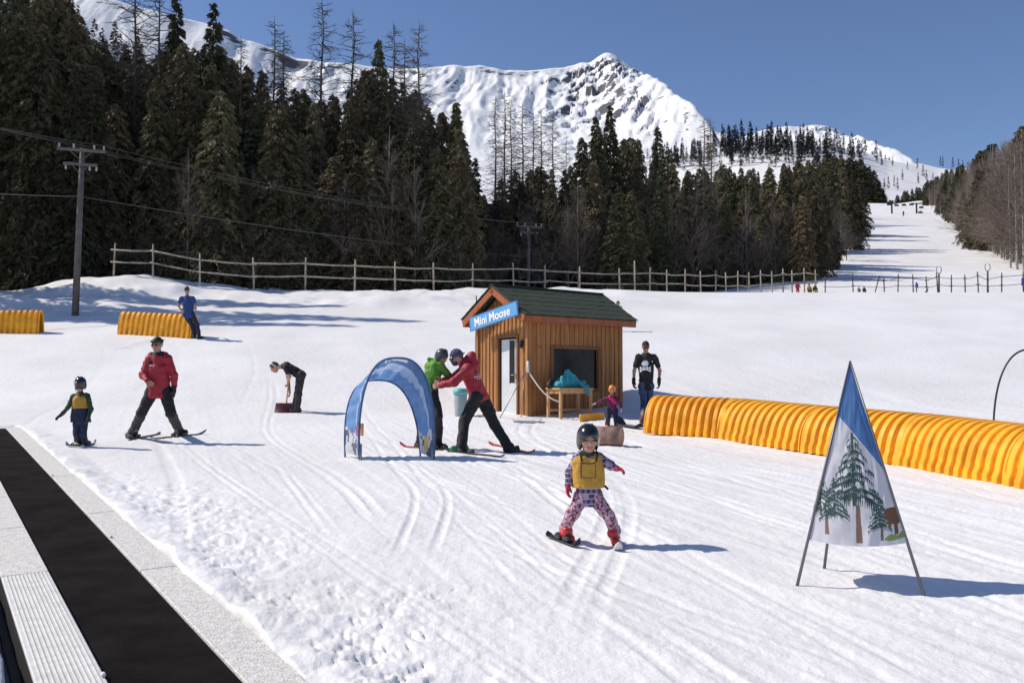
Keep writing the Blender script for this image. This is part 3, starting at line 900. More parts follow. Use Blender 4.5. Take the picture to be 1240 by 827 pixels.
# hand-placed by what the shoulder shows
for p, row, hp in [(1048, 190, 22), (1056, 186, 26), (1061, 192, 24), (1066, 187, 28), (1072, 186, 26), (1077, 188, 24), (1062, 198, 16), (1068, 203, 17), (1081, 201, 12), (1099, 207, 10), (1093, 218, 14), (1108, 195, 12), (1112, 196, 12), (1119, 193, 14), (1123, 193, 15), (1127, 196, 13), (1134, 200, 12), (1139, 201, 11), (1142, 202, 14), (1111, 204, 14), (1118, 214, 16), (1122, 218, 14), (1083, 226, 14), (1076, 228, 16), (1071, 230, 14), (1154, 203, 14), (1161, 204, 13), (1166, 205, 12), (1112, 222, 12), (1130, 222, 10), (1087, 229, 15)]:
    plant_far(p, row, hp)
for i in range(105):
    p = r.uniform(866, 1045); b = np.interp(p, [866, 900, 960, 1010, 1045], [182, 176, 176, 180, 190])
    plant_far(p, b + abs(r.normal(0, 9)), r.uniform(16, 32))
for i in range(62):
    p = r.uniform(835, 1000); plant_far(p, np.interp(p, [835, 866, 900, 960, 1000], [186, 178, 172, 172, 182]) + r.uniform(0, 24), r.uniform(20, 34))
for i in range(58):
    p = r.uniform(765, 1030); plant_far(p, np.interp(p, [765, 866, 900, 960, 1030], [200, 192, 190, 192, 206]) + r.uniform(-6, 14), r.uniform(18, 30))
for i in range(22):
    p = r.uniform(752, 866); plant_far(p, np.interp(p, [752, 866], [203, 190]) + r.uniform(-10, 8), r.uniform(11, 22))

# far woods on the hillside at the upper left: one mass
V = []; rr_ = np.random.default_rng(900)
for i in range(620):
    p = rr_.uniform(-60, 300); d = rr_.uniform(110, 322)
    g = at(p, 400, d); z = gb(g[0], d)
    s = rr_.uniform(.55, 1.0)
    src = np.array([v.co[:] for v in farp[i % 3].data.vertices]) if i < 3 else bases[i % 3]
    if i < 3:
        bases = [np.array([v.co[:] for v in f_.data.vertices]) for f_ in farp]; src = bases[i % 3]
    a = rr_.uniform(0, 6.28); ca, sa = math.cos(a), math.sin(a)
    V.append(np.stack([(src[:, 0] * ca - src[:, 1] * sa) * s * 1.5 + g[0], (src[:, 0] * sa + src[:, 1] * ca) * s * 1.6 + d, src[:, 2] * s * .8 + z], 1))
M_woods = mat('hillside_woods', (.060, .050, .040), .85, var=.5, vscale=.03, spec=.2)
woods = tri_obj('hillside_woods', np.concatenate(V), M_woods, None)
tag(woods, 'brown wooded hillside rising to the upper left behind the forest', 'woods', kind='stuff')
print('TREES', count)
# ------------------------------------------------------------------ conveyor lift (moving carpet)
M_belt = mat('rubber_belt', (.0125, .0098, .0098), .95, var=.4, vscale=3, bump=.3, bscale=60, spec=.05)
M_deck = mat('gritty_deck', (.70, .68, .645), .85, var=.17, vscale=26, bump=.6, bscale=70)
M_deck2 = mat('metal_deck', (.68, .675, .66), .6, var=.10, vscale=14, bump=.15, bscale=40)
M_dark = mat('dark_steel', (.012, .0105, .010), .7, var=.4, vscale=12)
M_clip = mat('white_clip', (.7, .7, .68), .6)
M_grey = mat('grey_metal', (.28, .28, .28), .45, metal=.6)
def cz(y): return .0427 * y
def cp(t, n, dz=0.0):
    p = CV0 + CVE * t + CVN * n
    return np.array([p[0], p[1], cz(p[1]) + dz])
CAX = np.array([np.append(CVE, .0427 * CVE[1]), np.append(CVN, .0427 * CVN[1]), [0, 0, 1.0]])
CAX[0] = unit(CAX[0]); CAX[1] = unit(CAX[1]); CAX[2] = unit(np.cross(CAX[0], CAX[1]));
if CAX[2][2] < 0: CAX[2] *= -1
T0, T1 = -4.0, 16.35
cv = thing('conveyor_lift', 'black moving-carpet lift between pale gritty walkways at the lower left', 'ski conveyor', cp(T0, .27))
ts = np.linspace(T0, T1, 160)
ns = np.linspace(.0, .545, 9)
P = np.array([[cp(t, n, .022 + .004 * math.sin(t * 5 + n * 3) * (1 if 0 < i < 8 else 0)) for i, n in enumerate(ns)] for t in ts])
mb = MB(); mb.grid(P[:, ::-1])
mb.box(cp(T1 + .02, .27, -.02), (.10, .56, .08), CAX, bev=.03)
obj('belt', mb, M_belt, cv, True)
mb = MB()
mb.box(cp((T0 + T1) / 2, .32, -.22), (T1 - T0, 1.17, .05), CAX)
mb.box(cp((T0 + T1) / 2, -.02, -.08), (T1 - T0, .03, .18), CAX)
mb.box(cp((T0 + T1) / 2, .565, -.08), (T1 - T0, .03, .18), CAX)
mb.box(cp((T0 + T1) / 2, .85, -.11), (T1 - T0, .02, .22), CAX)
obj('base_tray', mb, M_dark, cv)
def t_of_y(y, n): return (y - CV0[1] - CVN[1] * n) / CVE[1]
def panel(y0, y1, n0, n1, m, seam=.012, ridged=False):
    t0 = max(T0, t_of_y(y0, (n0 + n1) / 2)); t1 = min(T1, t_of_y(y1, (n0 + n1) / 2))
    mb = MB()
    mb.box(cp((t0 + t1) / 2, (n0 + n1) / 2, .018), (t1 - t0 - seam, abs(n1 - n0), .03), CAX, bev=.006)
    if ridged:
        for q in np.linspace(n0 + .03, n1 - .03, 11):
            mb.box(cp((t0 + t1) / 2, q, .0365), (t1 - t0 - .04, .010, .005), CAX, bev=.002)
    return obj('walkway_panel', mb, m, cv)
ys_r = [1.0, 4.2, 6.85, 9.1, 11.6, 14.6, 18.6]
for a, b in zip(ys_r[:-1], ys_r[1:]): panel(a, b, -.275, -.012, M_deck)
ys_l = [6.67, 8.3, 9.95, 12.0, 14.3, 18.6]
for a, b in zip(ys_l[:-1], ys_l[1:]): panel(a, b, .56, .865, M_deck)
tag(panel(1.0, 6.67, .56, .865, M_deck2, ridged=True), 'ribbed pale metal walkway panel')
for y, n in [(7.9, -.018), (4.62, .57), (11.6, -.018)]:
    mb = MB(); mb.box(cp(t_of_y(y, n), n, .045), (.04, .022, .02), CAX, bev=.006); obj('edge_clip', mb, M_clip, cv)

# ------------------------------------------------------------------ hut
def wood(name, c1, c2):
    m = bpy.data.materials.new(name); m.use_nodes = True
    nt = m.node_tree; N = nt.nodes; L = nt.links; b = N['Principled BSDF']; b.inputs['Roughness'].default_value = .62; b.inputs['Specular IOR Level'].default_value = .35
    tc = N.new('ShaderNodeTexCoord'); mp = N.new('ShaderNodeMapping'); mp.inputs['Scale'].default_value = (9, 9, .7)
    L.new(tc.outputs['Object'], mp.inputs[0])
    nz = N.new('ShaderNodeTexNoise'); nz.inputs['Scale'].default_value = 1.6; nz.inputs['Detail'].default_value = 8; nz.inputs['Roughness'].default_value = .65
    L.new(mp.outputs[0], nz.inputs['Vector'])
    cr = N.new('ShaderNodeValToRGB'); e = cr.color_ramp.elements; e[0].position = .36; e[0].color = (*c1, 1); e[1].position = .66; e[1].color = (*c2, 1)
    L.new(nz.outputs['Fac'], cr.inputs[0])
    vo = N.new('ShaderNodeTexVoronoi'); vo.inputs['Scale'].default_value = 2.2; L.new(tc.outputs['Object'], vo.inputs['Vector'])
    mr = N.new('ShaderNodeMapRange'); mr.inputs[1].default_value = .03; mr.inputs[2].default_value = .09; L.new(vo.outputs['Distance'], mr.inputs[0])
    mx = N.new('ShaderNodeMix'); mx.data_type = 'RGBA'; L.new(mr.outputs[0], mx.inputs[0]); mx.inputs[6].default_value = (.12, .045, .015, 1); L.new(cr.outputs[0], mx.inputs[7])
    L.new(mx.outputs[2], b.inputs['Base Color'])
    bp = N.new('ShaderNodeBump'); bp.inputs['Strength'].default_value = .3; bp.inputs['Distance'].default_value = .01
    L.new(nz.outputs['Fac'], bp.inputs['Height']); L.new(bp.outputs['Normal'], b.inputs['Normal'])
    return m
M_wood = wood('cedar_boards', (.29, .115, .035), (.50, .235, .078))
M_wood2 = wood('cedar_battens', (.27, .105, .034), (.46, .215, .07))
M_fascia = wood('red_fascia', (.28, .075, .028), (.40, .125, .05))
M_frame = wood('window_frame_wood', (.16, .065, .025), (.26, .11, .04))
M_table = wood('table_wood', (.50, .27, .11), (.68, .42, .20))
M_shingle = mat('asphalt_shingles', (.050, .066, .042), .9, var=.45, vscale=30, bump=.7, bscale=90)
M_door = mat('white_door', (.62, .64, .64), .5, var=.06, vscale=3)
M_glass = mat('dark_window_glass', (.012, .012, .013), .22, spec=.2, var=.5, vscale=3)
M_signblue = mat('sign_blue', (.10, .34, .66), .5, var=.05, vscale=4)
M_white = mat('white_lettering', (.85, .85, .85), .5)
M_black = mat('black_plastic', (.012, .012, .013), .45)
TH = R(38)
HX = np.array([math.cos(TH), math.sin(TH), 0]); HY = np.array([-math.sin(TH), math.cos(TH), 0]); HZ = np.array([0, 0, 1.0])
HC = at(640, 505, 20.5); HL, HW = 2.92, 1.95
hz0 = gb(HC[0], 20.5) - .06
HC = np.array([HC[0], HC[1], hz0])
def hp(a, b, z): return HC + HX * a + HY * b + HZ * z      # a along the long wall, b along the gable, both away from the near corner
hut = thing('wooden_hut', 'small cedar board-and-batten lift hut with a dark shingled gable roof', 'hut', HC)
EZ = 2.30; RZ = EZ + .74
HA = np.array([HX, HY, HZ])
def wall_quad(name, poly_fn): pass
# long wall with an opening for the window
WA0, WA1, WZ0, WZ1 = .72, 2.13, .66, 1.58
mb = MB()
for (a0, a1, z0, z1) in [(0, WA0, -.3, EZ), (WA1, HL, -.3, EZ), (WA0, WA1, -.3, WZ0), (WA0, WA1, WZ1, EZ)]:
    mb.box(hp((a0 + a1) / 2, .04, (z0 + z1) / 2), (a1 - a0, .08, z1 - z0), HA)
for a in np.arange(.10, HL, .145):
    w = .045
    if WA0 - .08 < a < WA1 + .08:
        mb.box(hp(a, -.010, (WZ0 - .38) / 2), (w, .022, WZ0 + .22), HA, 1, bev=.004); mb.box(hp(a, -.010, (WZ1 + .08 + EZ) / 2), (w, .022, EZ - WZ1 - .08), HA, 1, bev=.004)
    else: mb.box(hp(a, -.010, (EZ - .3) / 2), (w, .022, EZ + .3), HA, 1, bev=.004)
obj('wall', mb, [M_wood, M_wood2], hut)
mb = MB()    # far long wall and back wall
mb.box(hp(HL / 2, HW - .04, EZ / 2 - .15), (HL, .08, EZ + .3), HA)
for a in np.arange(.10, HL, .145): mb.box(hp(a, HW + .010, EZ / 2 - .15), (.045, .022, EZ + .3), HA)
obj('wall', mb, M_wood, hut)
def gable(aoff, opening, sgn):
    mb = MB()
    pr = lambda b0, b1: [(b0, -.3), (b1, -.3), (b1, EZ + .74 * min(1, (HW / 2 + .25 - abs(b1 - HW / 2)) / (HW / 2 + .25)) - .14), (b0, EZ + .74 * min(1, (HW / 2 + .25 - abs(b0 - HW / 2)) / (HW / 2 + .25)) - .14)]
    axg = [HY, HZ, HX]
    bs = sorted(set([.002, .085, HW / 2, HW - .085, HW - .002] + (list(opening[:2]) if opening else [])))
    for b0, b1 in zip(bs[:-1], bs[1:]):
        p = pr(b0, b1)
        if opening and b0 >= opening[0] - 1e-6 and b1 <= opening[1] + 1e-6:
            p = [(b0, opening[2]), (b1, opening[2]), p[2], p[3]]
        mb.prism(p, axg, hp(aoff, 0, 0), .078)
    for b in np.arange(.035, HW, .145):
        z1 = pr(b, b)[2][1]; z0 = -.3
        if opening and opening[0] - .07 < b < opening[1] + .07: z0 = opening[2] + .07
        mb.box(hp(aoff + (-.011 if sgn < 0 else .089), b, (z0 + z1) / 2), (.022, .045, z1 - z0), HA, 1, bev=.004)
    return obj('gable_wall', mb, [M_wood, M_wood2], hut)
DB0, DB1, DZ = .38, 1.12, 1.84
gable(.002, (DB0, DB1, DZ), -1); gable(HL - .08, None, 1)
# roof: stepped courses of shingles on both slopes
OV, OVG = .25, .30
rn = 12; half_w = HW / 2 + OV
def roof_side(sgn):
    mb = MB(); sl = math.atan2(.74, half_w); Ls = math.hypot(.74, half_w)
    ax = np.array([HX, HY * sgn * math.cos(sl) - HZ * math.sin(sl), HY * sgn * math.sin(sl) + HZ * math.cos(sl)])
    for i in range(rn):
        s0, s1 = Ls * i / rn, Ls * (i + 1) / rn + .03
        c = hp(HL / 2, HW / 2, RZ) + ax[1] * (s0 + s1) / 2
        tabs = 18
        for k in range(tabs):
            a0 = -OVG - .02 + (HL + 2 * OVG + .04) * k / tabs
            a1 = a0 + (HL + 2 * OVG + .04) / tabs - .008
            mb.box(c + HX * ((a0 + a1) / 2 - HL / 2) + ax[2] * (.022 + .006 * (i % 2) + rng.uniform(0, .005)) - ax[1] * (.012 if (i + k) % 2 else 0), (a1 - a0, s1 - s0, .012), ax)
    mb.box(hp(HL / 2, HW / 2, RZ) + ax[1] * (Ls / 2) - ax[2] * .012, (HL + 2 * OVG - .02, Ls, .024), ax)
    return mb
mb = roof_side(-1); m2 = roof_side(1)
mb.add(np.concatenate(m2.v), m2.f)
mb.box(hp(HL / 2, HW / 2, RZ + .035), (HL + 2 * OVG + .03, .16, .014), HA, bev=.004)
roof = obj('roof', mb, M_shingle, hut)
for sgn in (-1, 1):
    sl = math.atan2(.74, half_w); Ls = math.hypot(.74, half_w)
    ax = np.array([HX, HY * sgn * math.cos(sl) - HZ * math.sin(sl), HY * sgn * math.sin(sl) + HZ * math.cos(sl)])
    for a in (-OVG + .01, HL + OVG - .01):
        mb = MB(); mb.box(hp(a, HW / 2, RZ) + ax[1] * (Ls / 2) - ax[2] * .10, (.035, Ls + .02, .145), ax, bev=.004); obj('fascia_board', mb, M_fascia, roof)
    mb = MB(); mb.box(hp(HL / 2, HW / 2, RZ) + ax[1] * (Ls - .005) - HZ * .085, (HL + 2 * OVG - .07, .03, .15), HA, bev=.004); obj('fascia_board', mb, M_fascia, roof)
    mb = MB(); mb.box(hp(HL / 2, HW / 2 + sgn * (HW / 2 + OV / 2), EZ - .045), (HL + 2 * OVG - .08, OV - .02, .015), HA); obj('soffit', mb, M_fascia, roof)
# corner boards
for a, b in [(0, 0), (HL, 0), (0, HW)]:
    mb = MB(); s = -.012
    mb.box(hp(a + (.02 if a == 0 else -.02), -.024 if b == 0 else HW + .024, EZ / 2 - .17), (.09, .022, EZ + .28), HA, bev=.004)
    if a == 0: mb.box(hp(-.036, (.02 if b == 0 else HW - .02), EZ / 2 - .17), (.022, .09, EZ + .28), HA, bev=.004)
    obj('corner_board', mb, M_wood2, hut)
# door
door = None
mb = MB(); dw = DB1 - DB0
mb.box(hp(.05, DB0 + dw * .5 - .02, DZ / 2), (.04, dw - .12, DZ - .08), HA, bev=.006)
door = obj('door', mb, M_door, hut)
mb = MB(); mb.box(hp(.027, DB0 + dw * .33, 1.28), (.008, .20, .98), HA); obj('door_window', mb, M_glass, door)
mb = MB()
for b0, b1, z0, z1 in [(DB0 + dw * .33 - .125, DB0 + dw * .33 - .10, .765, 1.795), (DB0 + dw * .33 + .10, DB0 + dw * .33 + .125, .765, 1.795)]:
    mb.box(hp(.026, (b0 + b1) / 2, (z0 + z1) / 2), (.016, b1 - b0, z1 - z0), HA, bev=.003)
obj('window_trim', mb, M_door, door)
mb = MB(); mb.box(hp(.012, DB0 + .10, .95), (.02, .045, .12), HA, bev=.008); mb.tube([hp(.0, DB0 + .10, .97), hp(-.04, DB0 + .10, .97), hp(-.045, DB0 + .20, .97)], .010, 8); obj('handle', mb, M_grey, door)
mb = MB()
for b in (DB0 - .005, DB1 + .005): mb.box(hp(.03, b, DZ / 2), (.13, .055, DZ + .1), HA, bev=.004)
mb.box(hp(.03, (DB0 + DB1) / 2, DZ + .03), (.128, dw + .06, .055), HA, bev=.004)
obj('door_frame', mb, M_frame, hut)
mb = MB(); mb.box(hp(.055, DB1 - .05, DZ / 2), (.03, .07, DZ - .06), HA); obj('door_jamb', mb, M_dark, hut)
# window
mb = MB()
fw = .075
for a0, a1, z0, z1 in [(WA0 - fw, WA0 + .004, WZ0 - fw, WZ1 + fw), (WA1 - .004, WA1 + fw, WZ0 - fw, WZ1 + fw)]: mb.box(hp((a0 + a1) / 2, -.012, (z0 + z1) / 2), (a1 - a0, .05, z1 - z0), HA, bev=.005)
for z0, z1 in [(WZ0 - fw, WZ0 + .004), (WZ1 - .004, WZ1 + fw)]: mb.box(hp((WA0 + WA1) / 2, -.014, (z0 + z1) / 2), (WA1 - WA0 - .01, .046, z1 - z0), HA, bev=.005)
win = obj('window', mb, M_frame, hut)
mb = MB(); mb.box(hp((WA0 + WA1) / 2, .045, (WZ0 + WZ1) / 2), (WA1 - WA0, .01, WZ1 - WZ0), HA); obj('pane', mb, M_glass, win)
# lamp beside the door
mb = MB(); mb.box(hp(-.05, .20, 1.70), (.09, .10, .12), HA, bev=.02); mb.tube([hp(-.06, .20, 1.64), hp(-.075, .20, 1.58)], [.05, .035], 10); obj('wall_lamp', mb, M_black, hut)
# name board
sg_c = hp(-OVG - .05, .86, EZ + .02)
tl = R(9); SA = np.array([-HY * math.cos(tl) + HZ * math.sin(tl), HY * math.sin(tl) + HZ * math.cos(tl), HX]); SA[2] = unit(np.cross(SA[0], SA[1]))
SWd, SHt = 1.86, .34
mb = MB(); mb.box(sg_c, (SWd, SHt, .03), SA, bev=.004)
sign = thing('name_board', 'tilted pale blue board lettered Mini Moose under the hut gable', 'sign', sg_c)
obj('panel', mb, M_signblue, sign)
fn = -SA[2] if SA[2].dot(np.array([0, -1, 0])) < 0 else SA[2]
mb = MB()
for zz in (SHt / 2 - .012, -SHt / 2 + .012): mb.box(sg_c + SA[1] * zz + fn * .017, (SWd - .01, .014, .006), SA)
for xx in (SWd / 2 - .012, -SWd / 2 + .012): mb.box(sg_c + SA[0] * xx + fn * .018, (.014, SHt - .05, .006), SA)
obj('border_line', mb, mat('sign_border', (.06, .12, .30), .5), sign)
cu = bpy.data.curves.new('lettering', 'FONT'); cu.body = 'Mini Moose'; cu.size = .30; cu.align_x = 'CENTER'; cu.align_y = 'CENTER'; cu.extrude = .003; cu.offset = .006
tmp = bpy.data.objects.new('lettering_tmp', cu); COL.objects.link(tmp)
dg = bpy.context.evaluated_depsgraph_get(); me = bpy.data.meshes.new_from_object(tmp.evaluated_get(dg))
tv = np.array([v.co[:] for v in me.vertices]); tf = [list(p.vertices) for p in me.polygons]
bpy.data.objects.remove(tmp); bpy.data.meshes.remove(me)
wd = tv[:, 0].max() - tv[:, 0].min(); tv[:, 0] *= 1.38 / wd
tv[:, 1] -= (tv[:, 1].max() + tv[:, 1].min()) / 2
mesh_obj('lettering', sg_c + tv[:, :1] * SA[0] + tv[:, 1:2] * SA[1] * .92 + (tv[:, 2:3] + .021) * fn - SA[0] * .03, tf, M_white, sign)
mb = MB()
for q in (-.7, .7): mb.tube([sg_c + SA[0] * q - fn * .014, sg_c + SA[0] * q - fn * .06], .02, 6)
obj('bracket', mb, M_dark, sign)
# thin post behind the board
g = hp(.1, HW + .22, 0); mb = MB(); mb.tube([(g[0], g[1], gb(g[0], g[1]) - .3), (g[0], g[1], 3.86)], .022, 8)
tag(obj('thin_post', mb, M_grey, None, True, origin=(g[0], g[1], gb(g[0], g[1]))), 'thin grey post rising behind the left end of the blue board', 'post')

# table with clothes
tb = hit(683, 511, False); TX = HX; TY = HY
tb = hp(.72, -.58, 0); tz = gb(tb[0], tb[1])
def tp(a, b, z): return np.array([tb[0], tb[1], tz]) + TX * a + TY * b + HZ * z
table = thing('wooden_table', 'small pale wooden table standing against the hut under its window', 'table', tp(0, 0, 0))
mb = MB(); mb.box(tp(0, 0, .60), (1.02, .50, .035), HA, bev=.006); obj('tabletop', mb, M_table, table)
mb = MB()
for b in (-.22, .22): mb.box(tp(0, b, .535), (.88, .022, .09), HA, bev=.003)
for a in (-.45, .45): mb.box(tp(a, 0, .536), (.022, .40, .088), HA, bev=.003)
obj('apron', mb, M_table, table)
for a in (-.45, .45):
    for b in (-.21, .21):
        mb = MB(); mb.box(tp(a, b, .24), (.062, .062, .68), HA, bev=.006); obj('leg', mb, M_table, table)
mb = MB(); mb.box(tp(.45, 0, .12), (.03, .38, .055), HA, bev=.004); mb.box(tp(0, .21, .12), (.84, .03, .055), HA, bev=.004); obj('stretcher', mb, M_table, table)
M_teal = mat('turquoise_fabric', (.015, .30, .36), .75, var=.2, vscale=9, sheen=.3)
pts = [cap(tp(-.34, -.02, .68), tp(.08, .06, .76), .085, .13), cap(tp(-.14, 0, .76), tp(-.04, .02, .98), .105, .055), cap(tp(-.04, .02, .98), tp(.16, -.04, .78), .06, .075), cap(tp(.08, .0, .70), tp(.46, .02, .72), .09, .075),
       cap(tp(.16, -.04, .76), tp(.26, -.26, .64), .065, .055), cap(tp(.26, -.28, .64), tp(.29, -.31, .48), .055, .045), cap(tp(-.40, .05, .66), tp(-.2, .1, .76), .06, .09), cap(tp(.3, .1, .68), tp(.52, .10, .69), .06, .055), cap(tp(-.3, -.08, .66), tp(-.24, -.02, .86), .06, .05)]
jk = sdf_obj('jacket', pts, .013, M_teal, None, .03, .022, 11, 5)
tag(jk, 'crumpled turquoise jacket heaped on the wooden table', 'jacket')
tag(sdf_obj('bag', [cap(tp(-.50, .10, .66), tp(-.42, .16, .76), .07, .06), cap(tp(-.47, .12, .70), tp(-.40, .12, .64), .07, .07)], .013, M_black, None, .04, .01, 9, 4), 'dark soft bag behind the turquoise jacket on the table', 'bag')
# yellow edging board on the snow behind the table
M_yel = mat('orange_plastic', (.86, .385, .016), .48, var=.2, vscale=3.5, spec=.4, bump=.08, bscale=14, rnd=.04)
q0, q1 = hit(703, 511, False), hit(733, 508.5, False); d_ = q1 - q0
mb = MB(); axp = np.array([unit(d_), unit(np.cross([0, 0, 1.0], d_)), [0, 0, 1.0]]); axp[2] = unit(np.cross(axp[0], axp[1]))
mb.box((q0 + q1) / 2 + np.array([0, .25, .05]), (np.linalg.norm(d_), .07, .20), axp, bev=.02)
tag(obj('edging_board', mb, M_yel, None, origin=(q0 + q1) / 2), 'low orange plastic board lying along the hut wall beside the table', 'board')
# rope from the hut corner to the table leg and a thin leaning pole
M_rope = mat('white_rope', (.72, .70, .66), .8)
a, b = hp(-.02, -.02, 1.05), tp(-.40, -.20, .30)
pp = [lerp(a, b, t) + np.array([0, -.10 * math.sin(math.pi * t), -.16 * math.sin(math.pi * t)]) for t in np.linspace(0, 1, 14)]
mb = MB(); mb.tube(pp, .016, 7); mb.tube([hp(-.03, -.02, 1.28), hp(-.04, -.03, 1.02)], [.03, .03], 8)
tag(obj('rope', mb, M_rope, None, True, origin=a), 'white rope slung from the hut corner down to the wooden table', 'rope')
a = hp(-.06, .06, 1.02); b = hit(604, 506, False)
mb = MB(); mb.tube([a, b - np.array([0, 0, .05])], .012, 6); mb.tube([a + HZ * .02, hp(-.30, -.1, -.02)], .010, 6)
tag(obj('leaning_stake', mb, M_grey, None, True, origin=b), 'thin grey stakes leaning on the hut corner in front of the white door', 'stake')

# ------------------------------------------------------------------ orange ribbed tunnels
M_rim = M_yel
def tunnel_section(q0, q1, nrib, Rw, Hh, label, group, lift=.0):
    q0 = np.asarray(q0, float); q1 = np.asarray(q1, float)
    base = (q0 + q1) / 2
    root = thing('tunnel_section', label, 'tunnel section', base, group)
    d = unit(q1 - q0); sd_ = unit(np.cross([0, 0, 1.0], d)); up = unit(np.cross(d, sd_))
    Lg = np.linalg.norm(q1 - q0) - .03; nl = nrib * 18; na = 30
    s = np.linspace(0, 1, nl + 1); ph = (s * nrib) % 1.0
    rib = sst(.04, .17, ph) * sst(.80, .64, ph)
    rib = np.where((s < 1e-6) | (s > 1 - 1e-6), 0, rib)
    A = np.linspace(0, math.pi, na)
    def shell(off):
        P = np.zeros((nl + 1, na, 3))
        for j, a in enumerate(A):
            ce, se = math.cos(a), math.sin(a)
            x = np.sign(ce) * abs(ce) ** .80 * (Rw + off + (.058 + .03 * (se < .12)) * rib) ; z = se ** .88 * (Hh + off + .058 * rib)
            P[:, j] = q0 + d * (.015 + s[:, None] * Lg) + sd_ * x[:, None] + up * (z[:, None] + lift)
        return P
    mb = MB(); Po = shell(0); Pi = shell(-.02)
    mb.grid(Po[:, ::-1]); mb.grid(Pi)
    obj('ribbed_shell', mb, M_yel, root, True)
    for e in (0, -1):
        mb = MB(); O = []
        for off in (-.022, .052):
            ring = []
            for a in A:
                ce, se = math.cos(a), math.sin(a)
                ring.append(sd_ * (np.sign(ce) * abs(ce) ** .80 * (Rw + off)) + up * (max(0, se) ** .88 * (Hh + off) + lift))
            O.append(np.array(ring))
        c = q0 + d * (.012 if e == 0 else .018 + Lg)
        for off_ in (-.012, .012): mb.grid(np.stack([O[0] + c + d * off_, O[1] + c + d * off_]))
        mb.grid(np.stack([O[1] + c - d * .012, O[1] + c + d * .012])); mb.grid(np.stack([O[0] + c - d * .012, O[0] + c + d * .012]))
        obj('end_flange', mb, M_yel, root, True)
    return root
TG = 'orange ribbed tunnel sections'
# near edge rows seen along the foot of the long tunnel; axis runs half a width behind it
foot = [hit(p, rw, False) for p, rw in [(779, 525), (868, 530.5), (967, 546), (1087, 563), (1213, 588)]]
foot.append(foot[-1] + (foot[-1] - foot[-2]) * np.array([.75, .75, .75]) + np.array([.05, -.3, 0]))
axis = []
for i, p in enumerate(foot):
    a = foot[max(0, i - 1)]; b = foot[min(len(foot) - 1, i + 1)]; t_ = unit(b - a); nn = np.array([-t_[1], t_[0], 0]);
    if nn[0] < 0: nn = -nn
    q = p + nn * .62; q[2] = gb(q[0], q[1]) - .02; axis.append(q)
TL = ['farthest orange tunnel section, its open end beside the man in the black shirt', 'second orange tunnel section from the far end of the long tunnel', 'orange tunnel section partly hidden behind the left edge of the pyramid banner', 'orange tunnel section seen just right of the pyramid banner', 'nearest orange tunnel section, cut off by the right picture edge']
for i in range(5): tunnel_section(axis[i], axis[i + 1], [11, 12, 12, 12, 10][i], .55, .665, TL[i], TG)
for (p0, r0, p1, r1, n, lb) in [(142, 405.5, 231, 410.2, 14, 'short orange tunnel standing before the man in the blue T-shirt'), (-75, 404.5, 46.5, 404, 17, 'short orange tunnel cut off by the left picture edge')]:
    a = hit(p0, r0, False); b = hit(p1, r1, False)
    t_ = unit(b - a); nn = np.array([-t_[1], t_[0], 0]); nn = nn if nn[1] > 0 else -nn
    a = a + nn * .2; b = b + nn * .2; a[2] = gb(a[0], a[1] - .3) - .03; b[2] = gb(b[0], b[1] - .3) - .03
    tunnel_section(a, b, n, .17, .84, lb, TG)

# ------------------------------------------------------------------ blue fabric arch
M_fb_dark = mat('arch_dark_blue', (.10, .20, .41), .7, var=.12, vscale=6)
M_fb_mid = mat('arch_mid_blue', (.17, .33, .62), .75, var=.12, vscale=6)
M_fb_pale = mat('arch_pale_blue', (.42, .55, .76), .75, var=.12, vscale=6)
M_fb_white = mat('arch_white', (.70, .70, .74), .8, var=.06, vscale=6)
M_fb_draw = mat('arch_drawing', (.10, .11, .16), .8)
M_fb_yel = mat('arch_yellow', (.70, .52, .14), .8)
M_fb_pink = mat('arch_magenta', (.30, .08, .22), .8)
def translucent(m, f=.35):
    nt = m.node_tree; b = nt.nodes['Principled BSDF']; out = [n for n in nt.nodes if n.type == 'OUTPUT_MATERIAL'][0]
    t = nt.nodes.new('ShaderNodeBsdfTranslucent'); mx = nt.nodes.new('ShaderNodeMixShader'); mx.inputs[0].default_value = f
    src = b.inputs['Base Color'].links
    if src: nt.links.new(src[0].from_socket, t.inputs[0])
    else: t.inputs[0].default_value = b.inputs['Base Color'].default_value
    nt.links.new(b.outputs[0], mx.inputs[1]); nt.links.new(t.outputs[0], mx.inputs[2]); nt.links.new(mx.outputs[0], out.inputs[0])
for m_ in (M_fb_dark, M_fb_mid, M_fb_pale, M_fb_white): translucent(m_, .42)
fl = hit(435.5, 558, False); fr = hit(524.5, 557, False)
fl = np.array([fl[0], (fl[1] + fr[1]) / 2 + .02, 0]); fr = np.array([fr[0], fl[1] - .04, 0])
Wd = np.linalg.norm(fr - fl); ctr = (fl + fr) / 2; wx = unit(fr - fl)
bdir = unit([-.62, 1, 0]); az0 = gb(ctr[0], ctr[1])
arch = thing('fabric_arch', 'blue fabric arch on two hoops printed with a snowy scene at its feet', 'arch', (ctr[0], ctr[1], az0))
def hoop_front(th):
    x = math.cos(th); z = math.sin(th)
    return ctr + wx * math.copysign(abs(x) ** .74, x) * (Wd / 2 + .075 * max(0, z) ** .5) * -1 + HZ * (az0 - .06 + 1.56 * max(0, z) ** .86)
def hoop_back(th):
    x = math.cos(th); z = math.sin(th)
    lean = bdir * (.50 + .22 * z)
    p = ctr + lean + wx * math.copysign(abs(x) ** .72, x) * (Wd / 2 + .04) * -1
    return np.array([p[0], p[1], gb(p[0], p[1]) - .02 + 1.17 * z ** .80])
N1 = 90
ths = np.linspace(0, math.pi, N1)
Fp = np.array([hoop_front(t) for t in ths]); Bp = np.array([hoop_back(t) for t in ths])
